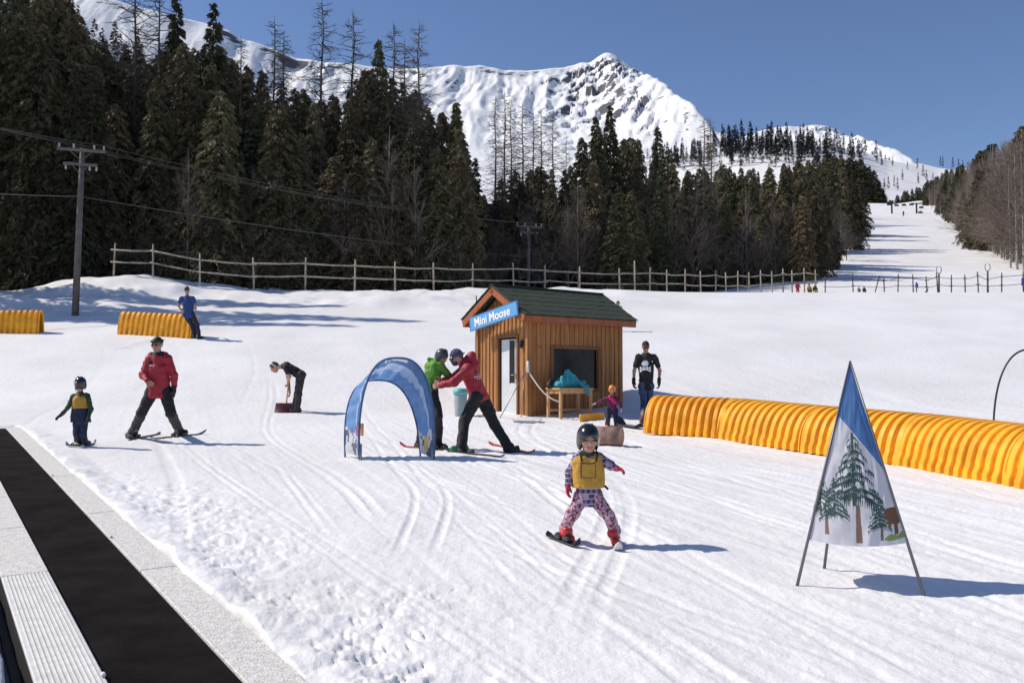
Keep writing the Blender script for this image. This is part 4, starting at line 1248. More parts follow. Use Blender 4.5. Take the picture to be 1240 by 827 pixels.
mb = MB(); mb.tube(Fp, .017, 8); obj('front_hoop', mb, M_fb_dark, arch, True)
mb = MB(); mb.tube(Bp, .014, 8); obj('rear_hoop', mb, M_fb_dark, arch, True)
NV = 26
vv = np.linspace(0, 1, NV)
i0, i1 = 1, N1 - 1
S_ = np.zeros((i1 - i0, NV, 3))
cl_ = lambda th: np.array([0.0])
for a, i in enumerate(range(i0, i1)):
    inw = unit(ctr + HZ * (az0 + .4) - Fp[i]); inw[1] = 0
    for b, v in enumerate(vv):
        p = lerp(Fp[i], Bp[i], v)
        fold = .045 * math.sin(math.pi * v) * (n2(ths[i] * 9, v * 1.2, 3) + .7 * math.sin(ths[i] * 34 + 2 * n2(ths[i] * 3, 0, 9)) * v)
        p = p + inw * (.03 * math.sin(math.pi * v) + fold) * (.6 + .4 * math.sin(ths[i]))
        S_[a, b] = p
def arch_paint(na, nb):
    M = np.zeros((na, nb), int)
    for a in range(na):
        th = ths[i0 + a]; hgt = math.sin(th) ** .8
        for b in range(nb):
            v = vv[b]
            if v < .24: k = 0
            elif v < .25 + .26 * (math.sin(th) ** 2) : k = 2
            elif v > .94: k = 0
            else: k = 1
            if hgt < .34 + .04 * math.sin(v * 9):
                k = 3
                if n2(a * .55, b * .42, 8) > .42: k = 4
                if th > 1.6 and .35 < v < .6 and .16 < hgt < .30: k = 5
                if th < 1.6 and .1 < v < .34 and .26 < hgt: k = 6
            if abs(th - math.pi / 2) < .16 and .02 < v < .12 and n2(a * .9, b * .9, 4) > -.3: k = 3
            M[a, b] = k
    return M
mb = MB(); mb.grid(S_, arch_paint)
obj('fabric', mb, [M_fb_dark, M_fb_mid, M_fb_pale, M_fb_white, M_fb_draw, M_fb_yel, M_fb_pink], arch, True)
for i, lbl in ((0, None), (N1 - 1, None)):
    mb = MB(); p = Fp[i]; mb.tube([p - HZ * .1, p + HZ * .30], .020, 8); obj('leg_sleeve', mb, M_grey, arch, True)
mb = MB(); p = Fp[0]; mb.tube([p + HZ * .42 + wx * .02, p + HZ * .60 + wx * .02], .024, 8); obj('leg_tape', mb, mat('orange_tape', (.75, .33, .08), .6), arch, True)

# dark green hoop at the right edge
M_hoop = mat('dark_green_tube', (.012, .045, .030), .4)
hb = hit(1203, 545, False); hw = 1.25
cx_ = hb[0] + hw * .5
pts = []
for t in np.linspace(0, math.pi, 40):
    pts.append((cx_ - hw * .5 * math.copysign(abs(math.cos(t)) ** .9, math.cos(t)), hb[1], hb[2] - .1 + 1.72 * math.sin(t) ** .75))
mb = MB(); mb.tube(pts, .016, 8)
tag(obj('bent_hoop', mb, M_hoop, None, True, origin=hb), 'thin dark green hoop planted behind the orange tunnel at the right picture edge', 'hoop')

# ------------------------------------------------------------------ pyramid banner
M_pb_blue = mat('banner_blue', (.085, .20, .44), .75, var=.10, vscale=5)
M_pb_grey = mat('banner_white', (.66, .65, .70), .8, var=.05, vscale=5)
M_pb_tree = mat('banner_dark_green', (.035, .075, .070), .8)
M_pb_trunk = mat('banner_brown', (.20, .125, .09), .8)
M_pb_bear = mat('banner_bear_brown', (.17, .085, .045), .8)
M_pb_grass = mat('banner_grass', (.23, .32, .09), .8)
M_pb_line = mat('banner_ink', (.05, .05, .07), .8)
pl = hit(965, 711, False); pr_ = hit(1119, 721, False); pb = hit(998, 689, False)
ap = at(1029.5, 437, (pl[1] + pr_[1] + pb[1]) / 3)
for m_ in (M_pb_blue, M_pb_grey): translucent(m_, .22)
ban = thing('pyramid_banner', 'three-legged pyramid banner printed with snowy trees under a blue top', 'banner', ((pl + pr_ + pb) / 3))
fz = lambda leg, row: None
def on_leg(leg, f): return lerp(ap, leg, f)
fL, fR, fB = .795, .785, .80
cL, cR, cB = on_leg(pl, fL), on_leg(pr_, fR), on_leg(pb, fB)
cen = (cL + cR + cB) / 3
# prints in face coordinates: (s across 0..1, v down 0..1); drawn as polygons
def poly_in(px_, py_, poly):
    inside = np.zeros(px_.shape, bool); k = len(poly)
    for i in range(k):
        x1, y1 = poly[i]; x2, y2 = poly[(i + 1) % k]
        c = ((y1 > py_) != (y2 > py_)) & (px_ < (x2 - x1) * (py_ - y1) / ((y2 - y1) if y2 != y1 else 1e-9) + x1)
        inside ^= c
    return inside
def fir_mask(X, Y, cx, y0, y1, w, seed):
    """a fir in the style of a print: tiers of drooping fringed boughs, snow (paper) between them"""
    M = np.zeros(X.shape, bool); nt_ = 9
    rs = np.random.default_rng(seed)
    for i in range(nt_):
        t = i / nt_
        for sg in (-1, 1):
            yt = y0 + (y1 - y0) * (t * .80 + rs.uniform(-.012, .012)); wt = w * (.12 + .88 * (t + .08) ** .9) * rs.uniform(.82, 1.08)
            d = (X - cx) * sg / wt; ok = (d > -.05) & (d < 1)
            dd = np.clip(d, 0, 1)
            yb = yt + (y1 - y0) * ((.05 + .10 * t) * dd ** 1.2 + .05 * dd ** 3)
            tooth = np.abs(((dd * (7 + 9 * t) + i * .37 + .5 * n2(dd * 4, dd * 0 + i, seed)) % 1.0) - .5) * 2
            hang = (y1 - y0) * (.075 + .105 * t ** .5) * (1 - .55 * dd) * (.30 + .85 * tooth * (1 + .5 * n2(dd * 9, dd * 0 + i * 3.3, seed + 2)))
            band = ok & (Y > yb) & (Y < yb + hang)
            snow = n2(dd * 5 + i * 2.2 + sg * 4, (Y - yb) / (y1 - y0) * 16 + i, seed + 5) > .40
            snow &= (dd > .10) | (n2(Y * 40, Y * 0 + i, seed + 6) > .2)
            M |= band & ~snow
    M |= (np.abs(X - cx) < w * .035) & (Y > y0 - (y1 - y0) * .03) & (Y < y0 + .2 * (y1 - y0))
    return M
def banner_face(c1, c2, main):
    n1, n2_ = 230, 330
    s = np.linspace(0, 1, n1); v = np.linspace(0, 1, n2_)
    P = np.zeros((n1, n2_, 3)); out = unit(np.cross(c2 - c1, ap - c1));
    if out.dot((c1 + c2) / 2 - cen) < 0: out = -out
    S, Vv = np.meshgrid(s, v, indexing='ij')
    bot = c1 + (c2 - c1) * S[..., None]
    P = ap + (bot - ap) * Vv[..., None]
    bulge = (4 * S * (1 - S)) * Vv ** 1.3
    P = P + out * (bulge * .07)[..., None] + np.array([0, 0, -1.0]) * (bulge * .035 * Vv ** 4)[..., None]
    P = P + out * (.016 * fbm(S * 3.5, Vv * 3, 3, 5) * Vv + .006 * np.sin(Vv * 26 + 6 * n2(S * 4, Vv * 3, 7)) * np.exp(-((S - .5) / .5) ** 2) * Vv)[..., None]
    sc, vc = np.meshgrid((s[:-1] + s[1:]) / 2, (v[:-1] + v[1:]) / 2, indexing='ij')
    X = (sc - .5) * vc * 1.0; Y = vc            # x scaled by the width at that height (bottom width = 1)
    M = np.ones(sc.shape, int)
    # the blue sky: apex down to the mountain slope, high on the right side
    left_l = .385; peakx, peaky = -.136, .316
    sky_ = (vc < .40)
    line = peaky + (X - peakx) * (.66)          # slope falls to the right
    blue = np.where(X < peakx + 0, vc < peaky - (X - peakx) * 1.2 * 0 + .0, vc < line + .0)
    blue = (X >= peakx) & (vc < peaky + (X - peakx) * .68) | ((X < peakx) & (vc < peaky + (peakx - X) * 1.6))
    M[blue] = 0
    if main:
        ink = (np.abs(X + .02 + .05 * np.sin((Y - .45) * 20) * (Y > .45)) < .004) & (Y > .44) & (Y < .50); M[ink] = 6
        for cx, y0, y1, w, sd in [(-.36, .60, .90, .16, 40), (-.015, .42, .86, .33, 31), (.225, .735, .945, .13, 57), (-.22, .66, .90, .16, 66)]:
            M[fir_mask(X, Y, cx, y0, y1, w, sd)] = 2
        for cx, y0, y1, w in [(.015, .80, .985, .026), (-.305, .86, .955, .017), (.245, .90, .975, .012)]:
            tr = (np.abs(X - cx - .01 * (Y - y0)) < w * (.75 + .9 * (Y - y0) / (y1 - y0) * .6)) & (Y > y0) & (Y < y1); M[tr & (M == 1)] = 3
        bear = poly_in(X, Y, [(.27, .83), (.31, .815), (.38, .81), (.44, .80), (.47, .815), (.5, .84), (.5, .89), (.45, .885), (.41, .90), (.415, .945), (.375, .955), (.37, .90), (.35, .895), (.33, .92), (.31, .915), (.305, .875), (.28, .87)])
        M[bear] = 4
        gr = poly_in(X, Y, [(.27, .965), (.33, .945), (.40, .955), (.48, .925), (.52, .93), (.52, .965), (.42, .975), (.33, .98), (.27, .975)])
        M[gr] = 5
    else:
        for cx, y0, y1, w, sd in [(-.2, .55, .9, .2, 81), (.2, .6, .92, .18, 83)]: M[fir_mask(X, Y, cx, y0, y1, w, sd)] = 2
    hem = (Y > .987); M[hem] = 1
    mb = MB(); mb.grid(P, lambda a, b: M)
    return mb
mats_b = [M_pb_blue, M_pb_grey, M_pb_tree, M_pb_trunk, M_pb_bear, M_pb_grass, M_pb_line]
obj('printed_panel', banner_face(cL, cR, True), mats_b, ban, True)
obj('printed_panel', banner_face(cR, cB, False), mats_b, ban, True)
obj('printed_panel', banner_face(cB, cL, False), mats_b, ban, True)
M_pole = mat('grey_pole', (.16, .16, .165), .4, metal=.5)
for leg in (pl, pr_, pb):
    mb = MB(); e = leg + unit(leg - ap) * .12; mb.tube([ap, lerp(ap, e, .5), e], [.006, .010, .012], 8); obj('leg', mb, M_pole, ban, True)

# ------------------------------------------------------------------ rail fences
M_rail = mat('weathered_rail', (.36, .31, .245), .85, var=.3, vscale=5, bump=.4, bscale=25)
M_darkpost = mat('dark_post', (.055, .045, .04), .8, var=.3, vscale=5)
def rail_fence(name, label, posts, hs, m, rails, rp=.05, rr_=.04, extra=.0):
    roots = [np.array([p[0], p[1], gz(p[0], p[1])]) for p in posts]
    root = thing(name, label, 'fence', roots[len(roots) // 2])
    for g, h in zip(roots, hs):
        mb = MB(); l = rng.normal(0, .025, 2)
        mb.tube([g - HZ * .3, g + HZ * h * .5 + np.array([l[0], l[1], 0]) * .5, g + HZ * h + np.array([l[0], l[1], 0])], [rp, rp * .95, rp * .85], 8); obj('post', mb, m, root, True)
    for f in rails:
        for i in range(len(roots) - 1):
            a = roots[i] + HZ * (hs[i] * f + rng.normal(0, .02)); b = roots[i + 1] + HZ * (hs[i + 1] * f + rng.normal(0, .02))
            d = unit(b - a); off = np.cross(d, HZ) * (rp + rr_ * .6)
            if off[1] > 0: off = -off
            mid = (a + b) / 2 - HZ * rng.uniform(0, .05)
            mb = MB(); mb.tube([a - d * .12 + off, mid + off, b + d * .12 + off], [rr_ * rng.uniform(.9, 1.1), rr_, rr_ * rng.uniform(.8, 1.0)], 7); obj('rail', mb, m, root, True)
    return root
FP = [(136, 44), (184, 44), (241, 44), (307, 44.3), (369, 44.8), (429, 45.6), (478, 46.4), (525, 47.4), (572, 48.4), (622, 49.5), (660, 50.5), (702, 51.8), (751, 53.4), (787, 54.8), (808, 56), (830, 57), (849, 58), (867, 59), (880, 59.5), (894, 60), (908, 60.5), (922, 61), (936, 61.5), (949, 62), (960, 62), (975, 62), (989, 62)]
pp = [at(p, 400, d) for p, d in FP]
rail_fence('rail_fence', 'long weathered two-rail pole fence along the foot of the dark forest', pp, [1.62 + .08 * math.sin(i * 3.1) for i in range(len(pp))], M_rail, (.42, .80), .048, .042)
mb = MB(); g = at(769, 400, 53.2); g[2] = gz(g[0], g[1]); mb.tube([g - HZ * .3, g + HZ * 2.0], [.05, .045], 8)
tag(obj('gate_post', mb, M_rail, None, True, origin=g), 'taller single post standing at a gap in the long pole fence', 'post')
FP2 = [(1000, 60), (1034, 59.5), (1072, 59), (1088, 58.5), (1107, 57.5), (1124, 57), (1137, 56.5), (1153, 56), (1170, 55.5), (1186, 55), (1198, 54.5), (1214, 54), (1241, 53), (1262, 52)]
pp = [at(p, 400, d) for p, d in FP2]
rail_fence('wire_fence', 'dark slender fence crossing the foot of the ski run at the right', pp, [1.32 + .12 * math.sin(i * 2.3) for i in range(len(pp))], M_darkpost, (.45, .82), .04, .018)

# ------------------------------------------------------------------ utility poles, lines
M_pole_w = mat('pole_wood', (.125, .105, .095), .85, var=.25, vscale=4, bump=.3, bscale=20)
M_wire = mat('wire', (.13, .12, .115), .6)
M_ins = mat('insulator', (.35, .34, .33), .3)
def upole(px, row_b, row_t, d, label, lean, transf):
    b = at(px, row_b, d); b[2] = gz(b[0], b[1]); top = at(px + lean, row_t, d)
    root = thing('utility_pole', label, 'utility pole', b)
    mb = MB(); mb.tube([b - HZ * .4, lerp(b, top, .5), top], [.14, .12, .095], 12); obj('pole', mb, M_pole_w, root, True)
    ends = []
    Lc = .88
    ca = unit([1, .35, 0])
    for k, (f, L_) in enumerate([(.985, Lc), (.90, .62)]):
        c = lerp(b, top, f) + np.array([0, -.12, 0])
        mb = MB(); mb.box(c, (2 * L_, .09, .11), np.array([ca, np.cross(HZ, ca), HZ]), bev=.01)
        for q in (-.5, .5): mb.tube([c + ca * q * L_ - HZ * .02, lerp(b, top, f - .06) + np.array([0, -.11, 0])], .015, 6)
        arm = obj('crossarm', mb, M_pole_w, root)
        for q in ((-.9, -.3, .55, .95) if k == 0 else (-.85, .55, .95)):
            p = c + ca * q * L_; s = 1 if k == 0 else -1
            mb = MB(); mb.tube([p + HZ * .05 * s, p + HZ * .10 * s, p + HZ * .13 * s, p + HZ * .19 * s, p + HZ * .24 * s], [.02, .05, .03, .05, .02], 8); obj('insulator', mb, M_ins, arm, True)
            ends.append(p + HZ * .24 * s)
    if transf:
        for q in (-.42, .40):
            c = lerp(b, top, .80) + np.array([q, -.1, 0])
            mb = MB(); mb.tube([c - HZ * .30, c - HZ * .28, c + HZ * .28, c + HZ * .32, c + HZ * .34], [.14, .20, .20, .20, .08], 12); mb.tube([c + HZ * .32, c + HZ * .5], .03, 6); obj('transformer', mb, M_dark, root, True)
    return root, b, top, ends
_, b1, t1, e1 = upole(91, 377, 180, 36.2, 'leaning grey utility pole with two crossarms at the left edge of the forest', 9, False)
_, b2, t2, e2 = upole(639, 352, 274, 57.2, 'distant utility pole with two dark transformers behind the fence', 1.5, True)
def wire(a, b, sag, label, r_=.014):
    pts = [lerp(a, b, t) - HZ * sag * 4 * t * (1 - t) for t in np.linspace(0, 1, 30)]
    mb = MB(); mb.tube(pts, r_, 5)
    tag(obj('power_line', mb, M_wire, None, True, origin=a), label, 'power line', 'power lines')
L0 = t1 + np.array([-22, -14, 1.2])
wire(lerp(b1, t1, .71), lerp(b2, t2, .55), .25, 'lowest cable running from the leaning pole across the forest to the distant pole', .013)
wire(lerp(b1, t1, .71), at(-160, 226, 33), .05, 'lowest cable running from the leaning pole out of the picture', .02)
for i, (k1, k2, lb) in enumerate([(0, 0, 'outermost upper wire'), (1, 1, 'second upper wire'), (3, 3, 'upper wire on the side nearest the camera')]):
    wire(e1[k1], e2[k2], .5, lb + ' between the two utility poles', .007)
    wire(e1[k1], at(-160 + 12 * i, 112 + 6 * i, 31), .1, lb + ' from the leaning pole out of the picture', .007)

# lift posts with forked tops on the run, cable between
for (px, rb, rt, d, lb) in [(1137, 357, 321, 57.2, 'dark tow post with a forked top behind the right-hand fence'), (1196, 362, 318, 55.0, 'taller dark tow post with a forked ring nearest the right edge')]:
    b = at(px, rb, d); b[2] = gz(b[0], b[1]); t = at(px, rt + 10, d)
    root = thing('tow_post', lb, 'lift post', b)
    mb = MB(); mb.tube([b - HZ * .3, t], [.06, .05], 8); obj('post', mb, M_darkpost, root, True)
    mb = MB(); mb.tube([t + np.array([.16 * math.cos(a), 0, .22 + .24 * math.sin(a)]) for a in np.linspace(R(120), R(420), 18)], .022, 6); obj('fork', mb, M_darkpost, root, True)
b = at(1110, 360, 57); b[2] = gz(b[0], b[1])
root = thing('marker_sign', 'narrow post with a small blue sign between the fence posts at the right', 'sign', b)
mb = MB(); mb.tube([b - HZ * .2, b + HZ * .85], .035, 8); obj('post', mb, M_darkpost, root, True)
mb = MB(); mb.box(b + HZ * .62 + np.array([0, -.05, 0]), (.18, .03, .28), bev=.01); obj('panel', mb, mat('small_blue_sign', (.05, .10, .35), .5), root)
b = at(1239, 350, 53); b[2] = gz(b[0], b[1])
root = thing('notice_sign', 'purple blue notice fixed to the last fence post at the right edge', 'sign', b)
mb = MB(); mb.box(b + HZ * .75 + np.array([0, -.10, 0]), (.30, .03, .45), bev=.01); obj('panel', mb, mat('notice_blue', (.09, .08, .35), .5), root)
mb = MB(); mb.tube([b - HZ * .2, b + HZ * 1.1], .03, 8); obj('post', mb, M_darkpost, root, True)
# slanting brace poles near the fence
for px, rb, px2, rt, d, lb in [(1058, 352, 1065, 334, 59, 'dark pole leaning alone in the snow before the ski run'), (1115, 359, 1124, 350, 57.1, 'short dark brace pole propped against the right-hand fence')]:
    a = at(px, rb, d); a[2] = gz(a[0], a[1]) - .1; b = at(px2, rt, d); mb = MB(); mb.tube([a, b], .035, 7)
    tag(obj('brace_pole', mb, M_darkpost, None, True, origin=a), lb, 'pole')
# chairlift far up the run
M_chair = mat('chair_dark', (.03, .03, .035), .6)
for (px, lb) in [(1080, 'far chairlift tower at the top of the visible run, nearer the dark trees'), (1110, 'far chairlift tower at the top of the visible run, nearer the bare birches')]:
    b = hit(px, 256, False); h = 9.5 * b[1] / F
    root = thing('lift_tower', lb, 'lift tower', b)
    mb = MB(); mb.tube([b - HZ * .5, b + HZ * h], [.22, .18], 8); obj('pole', mb, M_chair, root, True)
    mb = MB(); mb.box(b + HZ * h, (2.2, .3, .2)); obj('crossarm', mb, M_chair, root)
for i, (px, row) in enumerate([(1077, 248.5), (1086, 249.5), (1095, 249), (1104, 248.5), (1116, 252), (1115, 258)]):
    b = hit(px, 257, False); c = at(px, row, b[1])
    mb = MB(); mb.box(c, (.95, .4, .10), bev=.03); mb.box(c + np.array([0, .2, .2]), (.95, .08, .36), bev=.03); mb.tube([c + HZ * .2, c + HZ * .8], .03, 6)
    tag(obj('lift_chair', mb, M_chair, None, origin=c), 'tiny dark chair hanging from the far chairlift', 'lift chair', 'chairs of the far chairlift')

# ------------------------------------------------------------------ loose things on the snow
# bin
M_bin = mat('grey_green_bin', (.30, .36, .37), .5, var=.1, vscale=6); M_lid = mat('teal_lid', (.10, .42, .38), .45)
b = hit(557.5, 503, False)
root = thing('waste_bin', 'slim grey bin with a teal lid between the two people at the arch', 'bin', b)
mb = MB(); mb.tube([b - HZ * .05, b + HZ * .02, b + HZ * .46, b + HZ * .47], [.125, .13, .15, .145], 16); obj('body', mb, M_bin, root, True)
mb = MB(); mb.tube([b + HZ * .465, b + HZ * .475, b + HZ * .55, b + HZ * .60, b + HZ * .61], [.145, .165, .165, .12, .04], 16); obj('lid', mb, M_lid, root, True)
# log
M_log = mat('log_bark', (.24, .15, .12), .9, var=.35, vscale=7, bump=.6, bscale=14); M_cut = mat('log_cut', (.42, .28, .19), .8, var=.2, vscale=12)
b = hit(738, 540, False); la = unit([1, -.5, 0]); c = b + HZ * .165
root = thing('log', 'short thick log lying on the snow behind the helmeted girl', 'log', b)
mb = MB(); k = 20; mb.tube([c - la * .21, c - la * .205, c - la * .07, c + la * .07, c + la * .205, c + la * .21], [.15, .165, .16, .168, .165, .15], 20, cap=False); obj('bark', mb, M_log, root, True)
for s in (-1, 1):
    mb = MB(); mb.tube([c + la * s * .204, c + la * s * .212], [.152, .148], 20); obj('cut_end', mb, M_cut, root)
# boards
def plank_board(name, label, cat, a, b, w, m, m2, curl=.10, th=.02, lift=.02, part='edge_stripe', group=None, parent=None):
    a = np.asarray(a, float); b = np.asarray(b, float); d = b - a; L_ = np.linalg.norm(d); dx = unit([d[0], d[1], 0]); sx = np.array([-dx[1], dx[0], 0])
    root = thing(name, label, cat, (a + b) / 2, group)
    n = 26; top = np.zeros((n, 7, 3))
    for i, t in enumerate(np.linspace(0, 1, n)):
        base = lerp(a, b, t)
        z = lerp(a[2], b[2], t) + lift + curl * (max(0, t - .84) / .16) ** 2 + curl * .45 * (max(0, .10 - t) / .10) ** 2
        wd = w * (.5 - .06 * math.sin(math.pi * t)) * min(1, math.sqrt(max(.001, 1 - (max(0, t - .90) / .101) ** 2))) * min(1, math.sqrt(max(.001, 1 - (max(0, .06 - t) / .061) ** 2)))
        for j, s in enumerate(np.linspace(-1, 1, 7)):
            top[i, j] = base + sx * wd * s; top[i, j, 2] = z
    mb = MB(); mb.grid(top[:, ::-1]); bot = top.copy(); bot[..., 2] -= th; mb.grid(bot)
    for e in (0, -1): mb.grid(np.stack([top[:, e], bot[:, e]]))
    for e in (0, -1): mb.grid(np.stack([top[e], bot[e]]))
    obj('board', mb, m, root, True)
    mb = MB(); st = top[4:-5, 2:5].copy(); st[..., 2] += .003; mb.grid(st[:, ::-1]); obj(part, mb, m2, root)
    return root, dx, sx
M_sb1 = mat('board_pale', (.62, .62, .64), .4); M_sb2 = mat('board_blue', (.05, .12, .26), .4); M_dk = mat('board_dark', (.02, .02, .022), .35, coat=.3)
M_red = mat('ski_red', (.50, .035, .03), .35, coat=.3); M_skw = mat('ski_white', (.62, .62, .62), .35)
a, b = hit(620, 510.5), hit(656, 511.5)
plank_board('snowboard', 'small pale and blue snowboard lying by the hut wall near the table', 'snowboard', a, b, .26, M_sb1, M_sb2, .06, .03, .03)
a, b = hit(776, 519.5), hit(750, 516)
plank_board('snowboard', 'dark curved snowboard on the snow in front of the man in the black shirt', 'snowboard', a, b, .24, M_dk, M_dk, .16, .025, .05)
# ------------------------------------------------------------------ people
def skin_mat(n, c): return mat(n, c, .55, var=.08, vscale=14, spec=.35)
M_skin = skin_mat('skin', (.52, .29, .20)); M_skin_t = skin_mat('tanned_skin', (.42, .23, .15))
M_lip = mat('lips', (.40, .14, .11), .5); M_eye = mat('dark_eyes', (.02, .015, .012), .25)
M_hair = mat('brown_hair', (.035, .022, .014), .6, var=.4, vscale=40)
M_redj = mat('red_jacket', (.335, .014, .028), .62, var=.12, vscale=5, bump=.12, bscale=30)
M_blk = mat('black_fabric', (.016, .015, .016), .8, var=.25, vscale=7, bump=.15, bscale=35)
M_blk2 = mat('charcoal_fabric', (.030, .028, .028), .85, var=.25, vscale=7)
M_navy = mat('navy_fabric', (.016, .022, .055), .8, var=.2, vscale=8)
M_jean = mat('denim', (.055, .085, .15), .85, var=.35, vscale=5, bump=.2, bscale=50)
M_blue_t = mat('blue_tshirt', (.022, .055, .18), .85, var=.15, vscale=6)
M_green = mat('green_jacket', (.095, .28, .022), .65, var=.14, vscale=6)
M_camo = mat('dark_green_jacket', (.018, .040, .020), .75, col2=(.05, .075, .035), vscale=14)
M_must = mat('mustard_vest', (.50, .275, .035), .75, var=.10, vscale=6)
M_mar = mat('maroon_outline', (.20, .045, .04), .8)
M_helm_b = mat('black_helmet_shell', (.010, .010, .011), .18, coat=.6, spec=.6)
M_helm_g = mat('grey_helmet_shell', (.055, .057, .065), .3, coat=.3)
M_helm_o = mat('orange_helmet_shell', (.80, .24, .015), .3, coat=.4)
M_gogg = mat('goggle_lens', (.02, .02, .03), .1, spec=.8); M_gstrap = mat('goggle_strap', (.05, .05, .055), .7)
M_glove_r = mat('red_glove', (.42, .02, .05), .7, var=.15, vscale=10); M_glove_k = mat('black_glove', (.014, .013, .013), .7)
M_boot_r = mat('red_boot', (.52, .018, .022), .35, coat=.2); M_boot_k = mat('black_boot', (.02, .02, .02), .45); M_boot_g = mat('green_boot', (.02, .17, .06), .4); M_boot_br = mat('brown_boot', (.14, .035, .025), .6); M_boot_w = mat('grey_boot', (.30, .29, .27), .5)
M_purple = mat('purple_jacket', (.14, .018, .085), .75, var=.25, vscale=9); M_pinkscarf = mat('magenta_scarf', (.50, .02, .12), .8)
M_paleblue = mat('pale_blue_jacket', (.36, .47, .56), .75)
M_bean = None
def stripes(name, c1, c2, scale, rot=(0, 0, 0)):
    m = bpy.data.materials.new(name); m.use_nodes = True
    nt = m.node_tree; N = nt.nodes; L = nt.links; b = N['Principled BSDF']; b.inputs['Roughness'].default_value = .85
    tc = N.new('ShaderNodeTexCoord'); mp = N.new('ShaderNodeMapping'); mp.inputs['Rotation'].default_value = rot
    L.new(tc.outputs['Object'], mp.inputs[0])
    w = N.new('ShaderNodeTexWave'); w.inputs['Scale'].default_value = scale; w.inputs['Distortion'].default_value = .4; L.new(mp.outputs[0], w.inputs[0])
    cr = N.new('ShaderNodeValToRGB'); cr.color_ramp.interpolation = 'CONSTANT'; e = cr.color_ramp.elements; e[0].color = (*c1, 1); e[1].position = .55; e[1].color = (*c2, 1)
    L.new(w.outputs['Fac'], cr.inputs[0]); L.new(cr.outputs[0], b.inputs['Base Color']); return m
M_bean = stripes('striped_beanie', (.02, .02, .022), (.50, .49, .45), 3.4, (0, R(60), 0))
def plaid(name):
    m = bpy.data.materials.new(name); m.use_nodes = True
    nt = m.node_tree; N = nt.nodes; L = nt.links; b = N['Principled BSDF']; b.inputs['Roughness'].default_value = .8
    tc = N.new('ShaderNodeTexCoord')
    def wave(scale, rot):
        mp = N.new('ShaderNodeMapping'); mp.inputs['Rotation'].default_value = rot; L.new(tc.outputs['Object'], mp.inputs[0])
        w = N.new('ShaderNodeTexWave'); w.inputs['Scale'].default_value = scale; w.inputs['Distortion'].default_value = .3; L.new(mp.outputs[0], w.inputs[0]); return w
    def mix(f, a, bb, thr):
        mr = N.new('ShaderNodeMapRange'); mr.inputs[1].default_value = thr - .05; mr.inputs[2].default_value = thr + .05; L.new(f, mr.inputs[0])
        mx = N.new('ShaderNodeMix'); mx.data_type = 'RGBA'; L.new(mr.outputs[0], mx.inputs[0])
        if isinstance(a, tuple): mx.inputs[6].default_value = (*a, 1)
        else: L.new(a, mx.inputs[6])
        if isinstance(bb, tuple): mx.inputs[7].default_value = (*bb, 1)
        else: L.new(bb, mx.inputs[7])
        return mx.outputs[2]
    v = wave(3.2, (0, 0, 0)); h = wave(3.4, (0, R(90), 0)); h2 = wave(7.5, (0, R(90), 0)); v2 = wave(7, (0, 0, R(8)))
    c = mix(v.outputs['Fac'], (.085, .045, .12), (.36, .33, .42), .5)
    d = mix(v2.outputs['Fac'], (.05, .025, .10), (.20, .13, .27), .5)
    c = mix(h.outputs['Fac'], d, c, .45); c = mix(h2.outputs['Fac'], c, (.40, .37, .47), .90)
    L.new(c, b.inputs['Base Color']); return m
M_plaid = plaid('purple_plaid')
def floral(name):
    m = bpy.data.materials.new(name); m.use_nodes = True
    nt = m.node_tree; N = nt.nodes; L = nt.links; b = N['Principled BSDF']; b.inputs['Roughness'].default_value = .8
    tc = N.new('ShaderNodeTexCoord'); nz = N.new('ShaderNodeTexNoise'); nz.inputs['Scale'].default_value = 30; nz.inputs['Detail'].default_value = 3; nz.inputs['Distortion'].default_value = 1.2
    L.new(tc.outputs['Object'], nz.inputs[0])
    cr = N.new('ShaderNodeValToRGB'); e = cr.color_ramp.elements; e[0].position = .40; e[0].color = (.15, .015, .045, 1); e[1].position = .50; e[1].color = (.40, .20, .27, 1)
    e.new(.60).color = (.58, .46, .52, 1)
    L.new(nz.outputs['Fac'], cr.inputs[0]); L.new(cr.outputs[0], b.inputs['Base Color']); return m
M_floral = floral('pink_floral')

def head_prims(c, f, u, s):
    f = unit(f); u = unit(u - f * np.dot(u, f)); rt = np.cross(f, u); A = np.array([rt, f, u])
    q = lambda x, y, z: c + (rt * x + f * y + u * z) * s
    P = [ell(q(0, -.008, .028), np.array([.074, .094, .092]) * s, A), ell(q(0, .022, -.030), np.array([.060, .070, .085]) * s, A),
         ell(q(0, .045, -.085), np.array([.036, .040, .030]) * s, A), cap(q(0, .086, .012), q(0, .108, -.022), .010 * s, .0165 * s),
         ell(q(.045, .058, -.018), np.array([.026, .030, .028]) * s, A), ell(q(-.045, .058, -.018), np.array([.026, .030, .028]) * s, A),
         ell(q(.078, -.005, -.008), np.array([.010, .022, .032]) * s, A), ell(q(-.078, -.005, -.008), np.array([.010, .022, .032]) * s, A),
         cap(q(-.04, .078, .032), q(.04, .078, .032), .012 * s, .012 * s), cap(q(-.02, .086, -.058), q(.02, .086, -.058), .010 * s)]
    def paint(C):
        d = (C - c) / s; x = d @ rt; y = d @ f; z = d @ u
        mi = np.zeros(len(C), int)
        eye = (np.abs(np.abs(x) - .031) < .016) & (np.abs(z - .008) < .008) & (y > .05); mi[eye] = 1
        brow = (np.abs(np.abs(x) - .033) < .020) & (np.abs(z - .032) < .006) & (y > .05); mi[brow] = 2
        lip = (np.abs(x) < .024) & (np.abs(z + .060) < .009) & (y > .06); mi[lip] = 3
        return mi
    return P, paint, q, A
